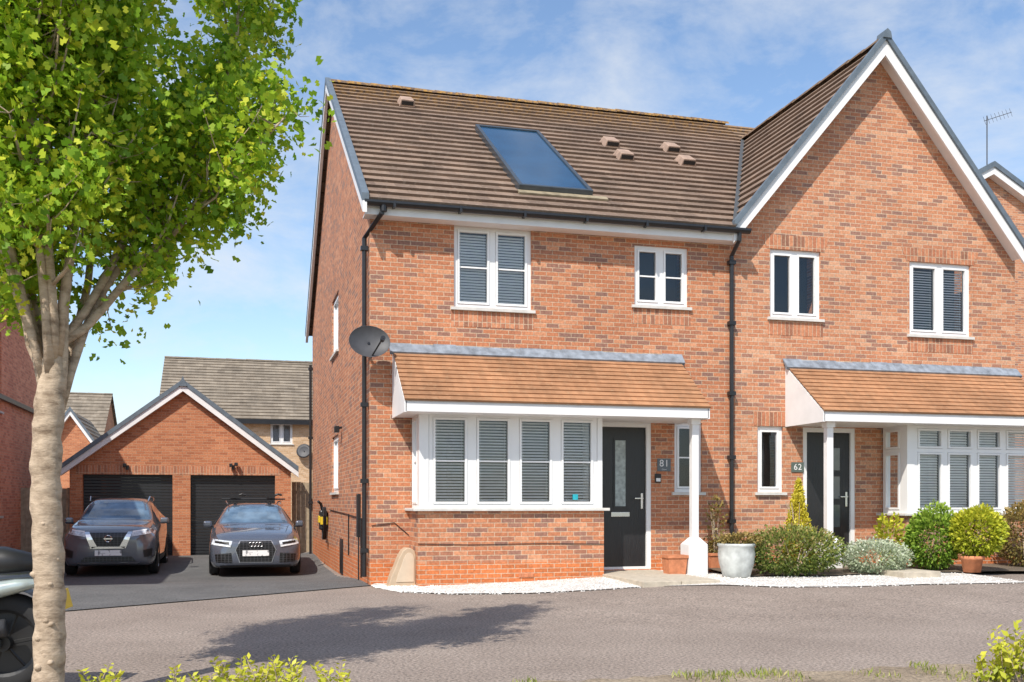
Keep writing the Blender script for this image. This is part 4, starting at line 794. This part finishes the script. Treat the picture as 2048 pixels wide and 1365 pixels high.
m=MB(); m.tube([(-.9,0,.5),(-.6,0,.34),(-.55,0,.45)],.15,10); m.build('engine',M_grey,mr,smooth=True)
m=MB(); m.tube([(-1.4,-.09,.31),(-1.15,-.09,.95)],.025,8); m.tube([(-1.4,.09,.31),(-1.15,.09,.95)],.025,8); m.build('fork',M_chrome,mr)
m=MB(); m.tube([(-1.05,-.36,1.02),(-1.15,-.1,.98),(-1.15,.1,.98),(-1.05,.36,1.02)],.016,8); m.build('handlebar',M_trim,mr)
m=MB(); m.add([(.375,-.09,.52),(.375,.09,.52),(.345,.09,.64),(.345,-.09,.64)],[(0,1,2,3)]); m.tube([(.2,0,.68),(.35,0,.62)],.02,6); m.build('number_plate',M_tyell,mr)
m=MB(); m.tube([(.28,-.07,.73),(.30,.07,.73)],.025,8); m.build('tail_light',pm('red_lens',(.35,.01,.01),.2,coat=1),mr)
m=MB(); m.add([(.32*math.cos(a)*1.06,y,.31+.33*math.sin(a)*1.06) for a in np.linspace(.25,2.6,12) for y in (-.09,.09)],[(2*i,2*i+1,2*i+3,2*i+2) for i in range(11)]); m.build('mudguard',M_trim,mr)
# ================================================================ TREE
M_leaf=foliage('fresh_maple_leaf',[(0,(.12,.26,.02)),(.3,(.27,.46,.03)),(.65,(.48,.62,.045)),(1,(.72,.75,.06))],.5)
def bark():
    m,nt,b=newmat('pale_bark'); tc=N(nt,'ShaderNodeTexCoord'); mp=N(nt,'ShaderNodeMapping'); mp.inputs['Scale'].default_value=(7,7,16); L(nt,tc.outputs['Object'],mp.inputs[0]); no=N(nt,'ShaderNodeTexNoise'); no.inputs['Scale'].default_value=1.2; no.inputs['Detail'].default_value=8; no.inputs['Roughness'].default_value=.65; L(nt,mp.outputs[0],no.inputs['Vector'])
    r=N(nt,'ShaderNodeValToRGB'); r.color_ramp.elements[0].position=.30; r.color_ramp.elements[1].position=.56; r.color_ramp.elements[0].color=(.20,.14,.09,1); r.color_ramp.elements[1].color=(.50,.39,.28,1); L(nt,no.outputs[0],r.inputs[0]); L(nt,r.outputs[0],b.inputs['Base Color']); b.inputs['Roughness'].default_value=.9
    bp=N(nt,'ShaderNodeBump'); bp.inputs['Strength'].default_value=.7; bp.inputs['Distance'].default_value=.02; L(nt,no.outputs[0],bp.inputs['Height']); L(nt,bp.outputs[0],b.inputs['Normal']); return m
M_bark=bark()
tX,tY=-1.065,6.5; tree=thing('broadleaf_tree','leafy bright green young tree with pale knobbly trunk in the left foreground','tree',(tX,tY,0),local=True)
m=MB(); path=[];rad=[]; nseg=60
for i in range(nseg+1):
    z=2.25*i/nseg-.05; path.append(Vector((.012*math.sin(z*3)+.05*max(0,z-1.3),.01*math.cos(z*2.3),z))); rad.append((.088*(1-.08*z/2)+.003*math.sin(z*23)+.003*math.sin(z*51))*(1-.45*sm((z-1.75)/.45)))
m.tube(path,rad,26); 
for k in range(26):
    z=random.uniform(.1,1.8); a=random.uniform(-2.9,-.1) ; c=Vector((math.cos(a)*.073,math.sin(a)*.073,z)); 
    d=Vector((math.cos(a),math.sin(a),.1)); m.tube([c-d*.03,c,c+d*random.uniform(.01,.024)],[.03,.024,.009],8)
for v in range(len(m.v)): 
    x,y,z=m.v[v]; m.v[v]=(x+.004*math.sin(z*31+y*40),y+.004*math.cos(z*27+x*37),z)
trunk=m.build('trunk',M_bark,tree,smooth=True)
def env(z): return np.interp(z,[1.75,1.95,2.25,2.72,3.46,4.13,5.0,5.9,6.7,7.4],[.12,.30,.55,.92,1.42,1.66,1.74,1.6,1.15,.3])
LP=[]; m=MB()
nl=17
for k in range(nl):
    a=k*2.399+random.uniform(-.25,.25); lean=.15+.85*((k*0.618)%1.0); z0=1.62+.5*((k*.37)%1.0); H=random.uniform(4.6,7.1) if lean<.6 else random.uniform(3.6,5.6)
    pts_=[];rr=[]
    for i in range(14):
        t=i/13; z=z0+(H-z0)*t**.95; R=lean*env(max(z,1.8))*.95*t**.45+.03; aa=a+.25*math.sin(t*3+k)
        pts_.append(Vector((math.cos(aa)*R+.03+random.uniform(-.015,.015),math.sin(aa)*R+random.uniform(-.015,.015),z))); rr.append(.024*(1-t)**.7+.004)
    m.tube(pts_,rr,8); LP+=[(p,1) for p in pts_ if p.z>2.45]
    for j in range(12):
        i=random.randint(2,12); p=pts_[i]; aa=math.atan2(p.y,p.x)+random.uniform(-1.3,1.3); ll=random.uniform(.1,.42); q=p+Vector((math.cos(aa)*ll,math.sin(aa)*ll,random.uniform(.2,.65)))
        rq=math.hypot(q.x,q.y); e_=float(env(q.z)); 
        if rq>e_: q.x*=e_/rq; q.y*=e_/rq
        mid=p.lerp(q,.5)+Vector((math.cos(aa)*.05,math.sin(aa)*.05,-.03)); m.tube([p,mid,q],[rr[i]*.55,rr[i]*.38,.003],6)
        if mid.z>2.35: LP.append((mid,1.4))
        if q.z>2.35: LP+= [(q,2.2)]
limb=m.build('limbs',M_bark,tree,smooth=True)
wts=[w_ for _,w_ in LP]; cl=[]; tw=MB()
while len(cl)<1250:
    q=random.choices(LP,wts)[0][0]; p=q+Vector((random.gauss(0,.13),random.gauss(0,.13),random.gauss(.05,.15)))
    rp=math.hypot(p.x,p.y); e_=float(env(p.z))*1.04
    if p.z<2.25 or rp>e_: continue
    cl.append(p); tw.tube([q,q.lerp(p,.5)+Vector((0,0,-.02)),p],[.004,.003,.002],4)
tw.build('twigs',M_bark,tree)
cen=[];tint=[]
for p in cl:
    k=int(random.uniform(38,68)); sp=random.uniform(.05,.10); P=np.array(p)+rng.normal(size=(k,3))*[sp,sp,sp*1.35]; P[:,2]=np.maximum(P[:,2],2.05+.25*rng.random(k)); cen.append(P)
    base=.46+.16*((p-Vector((0,0,4))).dot(Vector((-.4,-.5,.6)))/2)+random.uniform(-.15,.15); tt_=base+rng.normal(size=k)*.14; tt_[rng.random(k)<.15]=.97; tint.append(tt_)  # tint rises towards the sun and upwards: sunlight painted into the leaf colour
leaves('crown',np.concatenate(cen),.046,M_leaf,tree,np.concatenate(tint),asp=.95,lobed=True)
# ================================================================ SHRUBS
def shrub(name,label,cat,c,rx,ry,h,n,size,mat,asp=.6,cone=False,group=None,stems=True,up=.0,ragged=.12,zoff=0):
    t=thing(name,label,cat,c,local=True); P=[];tn=[];D=[]
    lumps=[(rng.uniform(0,6.28),rng.uniform(0,1),rng.uniform(.7,1.15)) for _ in range(26)]
    for i in range(n):
        u=rng.normal(size=3); u/=np.linalg.norm(u); 
        f=1.0
        for (a,zz,s) in lumps:
            lv=np.array([math.cos(a)*math.sqrt(1-zz*zz),math.sin(a)*math.sqrt(1-zz*zz),zz]); dd=lv@u
            if dd>.88: f+=(dd-.88)*3.4*(s-.9)
        r_=f*(rng.uniform(.55,1.05)**.6)
        if cone:
            tz=rng.uniform(0,1)**1.3; a=rng.uniform(0,6.28); rr=(1-tz)**.8*(.75+.25*rng.random())*(1+.14*math.sin(a*3+tz*9)); p=np.array([rx*rr*math.cos(a),ry*rr*math.sin(a),h*tz]); out=.5+.5*rng.random()
        else:
            p=np.array([rx*u[0]*r_,ry*u[1]*r_,h*.5+h*.5*u[2]*r_]); out=r_
        p+=rng.normal(size=3)*ragged*.35*min(rx,h); p[2]=max(p[2],.01)+zoff
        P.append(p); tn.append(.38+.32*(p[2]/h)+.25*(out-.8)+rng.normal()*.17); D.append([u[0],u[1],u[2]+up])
    if stems:
        m=MB()
        for k in range(7): a=random.uniform(0,6.28); m.tube([(0,0,0),(rx*.3*math.cos(a),ry*.3*math.sin(a),zoff+h*.4),(rx*.6*math.cos(a),ry*.6*math.sin(a),zoff+h*.75)],[.012,.008,.003],5)
        m.build('stems',M_bark,t)
    leaves('foliage',P,size,mat,t,np.array(tn),dirs=D,asp=asp)
    return t
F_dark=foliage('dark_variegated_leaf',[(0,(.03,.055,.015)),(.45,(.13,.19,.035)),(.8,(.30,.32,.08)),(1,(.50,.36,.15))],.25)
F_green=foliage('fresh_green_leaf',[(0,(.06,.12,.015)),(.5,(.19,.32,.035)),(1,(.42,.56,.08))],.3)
F_yel=foliage('yellow_green_leaf',[(0,(.14,.19,.015)),(.45,(.40,.46,.035)),(1,(.75,.70,.07))],.35)
F_gold=foliage('golden_conifer',[(0,(.28,.24,.015)),(.5,(.62,.53,.04)),(1,(.85,.75,.10))],.3)
F_sil=foliage('silver_leaf',[(0,(.16,.22,.11)),(.5,(.40,.47,.30)),(1,(.72,.75,.60))],.25)
F_red=foliage('bronze_leaf',[(0,(.07,.06,.02)),(.5,(.22,.18,.05)),(1,(.45,.30,.10))],.25)
F_grass=foliage('verge_grass',[(0,(.14,.17,.04)),(.5,(.32,.38,.07)),(1,(.55,.48,.22))],.3)
def at(px,Y,z): return (wX(px,Y),Y,z)
GZ1=.17
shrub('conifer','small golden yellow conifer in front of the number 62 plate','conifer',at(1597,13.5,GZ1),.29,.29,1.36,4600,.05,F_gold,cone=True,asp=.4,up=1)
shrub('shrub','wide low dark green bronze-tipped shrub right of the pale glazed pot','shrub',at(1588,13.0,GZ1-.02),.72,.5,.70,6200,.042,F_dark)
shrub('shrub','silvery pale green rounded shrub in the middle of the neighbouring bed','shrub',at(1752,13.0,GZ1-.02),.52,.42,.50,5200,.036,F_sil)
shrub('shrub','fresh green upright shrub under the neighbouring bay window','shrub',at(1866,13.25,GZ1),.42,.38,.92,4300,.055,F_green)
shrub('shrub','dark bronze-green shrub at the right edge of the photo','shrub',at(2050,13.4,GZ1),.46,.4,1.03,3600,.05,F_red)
shrub('climbing_plant','thin yellow-green plant below the left corner of the neighbouring bay','plant',at(1778,13.7,GZ1),.22,.15,.85,520,.07,F_yel,ragged=.5)
shrub('climbing_plant','sparse bronze climber on canes beside the white porch post','plant',at(1432,14.2,GZ1),.14,.12,1.18,380,.05,F_red,ragged=.6)
def pot(name,label,c,prof,mat,ribs=False):
    t=thing(name,label,'plant pot',c,local=True); m=MB(); m.lathe(prof,n=32); m.build('pot_wall',mat,t,smooth=True); m=MB(); m.lathe([(prof[-1][0],prof[-1][1]-.03),(.001,prof[-1][1]-.03)],n=32); m.build('soil',M_soil,t); return t
bp_=at(1473,13.0,GZ1-.03)
pot('plant_pot','large pale grey-white glazed round pot beside the porch path',bp_,[(.001,0),(.16,0),(.19,.03),(.24,.2),(.258,.33),(.248,.43),(.265,.45),(.265,.48),(.235,.48),(.225,.44)],M_glaze)
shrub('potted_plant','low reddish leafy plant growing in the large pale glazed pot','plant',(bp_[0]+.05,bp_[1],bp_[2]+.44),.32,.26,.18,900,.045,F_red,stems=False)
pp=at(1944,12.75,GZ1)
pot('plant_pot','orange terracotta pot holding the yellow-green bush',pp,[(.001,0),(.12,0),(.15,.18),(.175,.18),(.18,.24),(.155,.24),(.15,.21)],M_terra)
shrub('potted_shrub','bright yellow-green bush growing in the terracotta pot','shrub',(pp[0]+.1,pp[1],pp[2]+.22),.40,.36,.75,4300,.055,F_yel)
def planter(px,Y,w,h,label):
    c=at(px,Y,GZ1-.02); t=thing('planter',label,'planter',c,local=True); m=MB(); a,b=w/2*.85,w/2
    m.add([(-a,-.1,0),(a,-.1,0),(a,.1,0),(-a,.1,0),(-b,-.13,h),(b,-.13,h),(b,.13,h),(-b,.13,h)],[(0,3,2,1),(0,1,5,4),(1,2,6,5),(2,3,7,6),(3,0,4,7)]); m.box(-b-.01,b+.01,-.14,-.115,h-.03,h+.01); m.box(-b-.01,b+.01,.115,.14,h-.03,h+.01); m.box(-b-.01,-b+.015,-.115,.115,h-.03,h+.01); m.box(b-.015,b+.01,-.115,.115,h-.03,h+.01); m.build('planter_trough',M_terra,t); m=MB(); m.box(-b+.02,b-.02,-.11,.11,h-.03,h-.02); m.build('soil',M_soil,t)
planter(1349,13.75,.30,.27,'small terracotta trough left of the white post base'); planter(1430,14.2,.26,.27,'small terracotta trough right of the white post base')
shrub('potted_plant','reddish leaves in the terracotta trough right of the post base','plant',at(1430,14.2,GZ1+.24),.14,.1,.22,160,.05,F_red,stems=False)
# foreground: leafy sprigs
def sprigs(px0,px1,py,h,ns,lab,mat=F_yel,size=.038,sd=0):
    a=G(px0,py,0); b=G(px1,py,0); c=a.lerp(b,.5); t=thing('shrub',lab,'shrub',(c.x,c.y,0),local=True); P=[];tn=[];D=[]; m=MB()
    for k in range(ns):
        f=random.random(); base=a.lerp(b,f)-c; base.y+=random.uniform(-.12,.12); hh=h*(.45+.55*math.sin(math.pi*(.12+.76*f)))*random.uniform(.5,1.15)
        dx_,dy_=random.uniform(-.6,.6)*hh,random.uniform(-.35,.35)*hh; tip=base+Vector((dx_,dy_,hh)); m.tube([base,base.lerp(tip,.5)+Vector((0,0,.02)),tip],[.004,.003,.0015],4)
        for j in range(16):
            g=.2+.8*j/15; s=1 if j%2 else -1; p=base.lerp(tip,g)+Vector((s*.018,random.uniform(-.012,.012),0)); P.append(p); D.append((s*.8,random.uniform(-.5,.5),.5)); tn.append(.35+.4*g+random.uniform(-.15,.2))
    m.build('stems',M_bark,t); leaves('foliage',P,size,mat,t,np.array(tn),dirs=D,asp=.5)
sprigs(400,715,1400,.25,52,'feathery yellow-green leafy shrub at the bottom edge of the photo')
sprigs(322,420,1408,.20,12,'small yellow-green sprigs left of the feathery bottom shrub')
sprigs(170,220,1408,.22,8,'tiny yellow-green sprig right of the tree trunk base')
sprigs(1965,2110,1372,.36,46,'yellow-green leafy shrub in the bottom right corner',size=.05)
P=[];D=[];tn=[]
for k in range(7000):
    i=3.6+random.random()**.7*(len(vp)-5.2); a=int(i); p=vp[a].lerp(vp[a+1],i-a); q=p.lerp(Vector((p.x*.5,-3,0)),random.random()**2*.2)
    nv=math.sin(q.x*4.1+1)+math.sin(q.y*7+q.x*2.3)+math.sin(q.x*11)
    if nv<.9+random.uniform(-.7,.7): continue
    hh=random.uniform(.015,.05); P.append((q.x,q.y+random.uniform(-.04,.04),.01+hh*.4)); D.append((random.uniform(-.8,.8),random.uniform(-.8,.8),1.6)); tn.append(random.uniform(0,1))
o=leaves('verge_grass',P,.05,F_grass,None,np.array(tn),dirs=D,asp=.15); o['kind']='stuff'; tag(o,'patchy dry grass and weeds along the near verge','grass')
# ================================================================ LIGHT, SKY, CAMERA
el=math.radians(49); dh=Vector((.64,.768)).normalized(); sd=Vector((dh.x*math.cos(el),dh.y*math.cos(el),-math.sin(el)))
su=bpy.data.lights.new('sun','SUN'); su.energy=5.0; su.angle=math.radians(.5); su.color=(1,.94,.85); so=bpy.data.objects.new('sun',su); so.rotation_euler=sd.to_track_quat('-Z','Y').to_euler(); COL.objects.link(so)
w=bpy.data.worlds.new('World'); scn.world=w; w.use_nodes=True; nt=w.node_tree; bg=nt.nodes['Background']
sk=N(nt,'ShaderNodeTexSky'); sk.sky_type='NISHITA'; sk.sun_disc=False; sk.sun_elevation=el; sk.sun_rotation=math.atan2(-dh.x,-dh.y); sk.air_density=1.0; sk.dust_density=.8; sk.ozone_density=1.6
hs=N(nt,'ShaderNodeHueSaturation'); hs.inputs['Saturation'].default_value=1.04; hs.inputs['Value'].default_value=1.55; L(nt,sk.outputs[0],hs.inputs['Color'])
tc=N(nt,'ShaderNodeTexCoord'); mp=N(nt,'ShaderNodeMapping'); mp.inputs['Scale'].default_value=(1,1,2.0); L(nt,tc.outputs['Generated'],mp.inputs[0])
no=N(nt,'ShaderNodeTexNoise'); no.inputs['Scale'].default_value=6.5; no.inputs['Detail'].default_value=12; no.inputs['Roughness'].default_value=.62; no.inputs['Distortion'].default_value=.2; L(nt,mp.outputs[0],no.inputs['Vector'])
r=N(nt,'ShaderNodeValToRGB'); r.color_ramp.elements[0].position=.42; r.color_ramp.elements[1].position=.76; r.color_ramp.elements[1].color=(.75,.75,.75,1); L(nt,no.outputs[0],r.inputs[0])
mx=N(nt,'ShaderNodeMix',data_type='RGBA'); L(nt,r.outputs[0],mx.inputs[0]); L(nt,hs.outputs[0],mx.inputs[6]); mx.inputs[7].default_value=(6.7,6.9,7.1,1)
L(nt,mx.outputs[2],bg.inputs[0]); bg.inputs[1].default_value=.13
cam=bpy.data.cameras.new('camera'); co=bpy.data.objects.new('camera',cam); COL.objects.link(co); co.location=(0,0,HC); co.rotation_euler=(math.pi/2,0,-TH); cam.lens=36; cam.sensor_width=36; cam.sensor_fit='HORIZONTAL'
cam.shift_y=(HY-682.5)/2048; cam.clip_end=3000; cam.clip_start=.05; scn.camera=co
scn.view_settings.view_transform='Standard'; scn.view_settings.look='None'; scn.view_settings.exposure=0
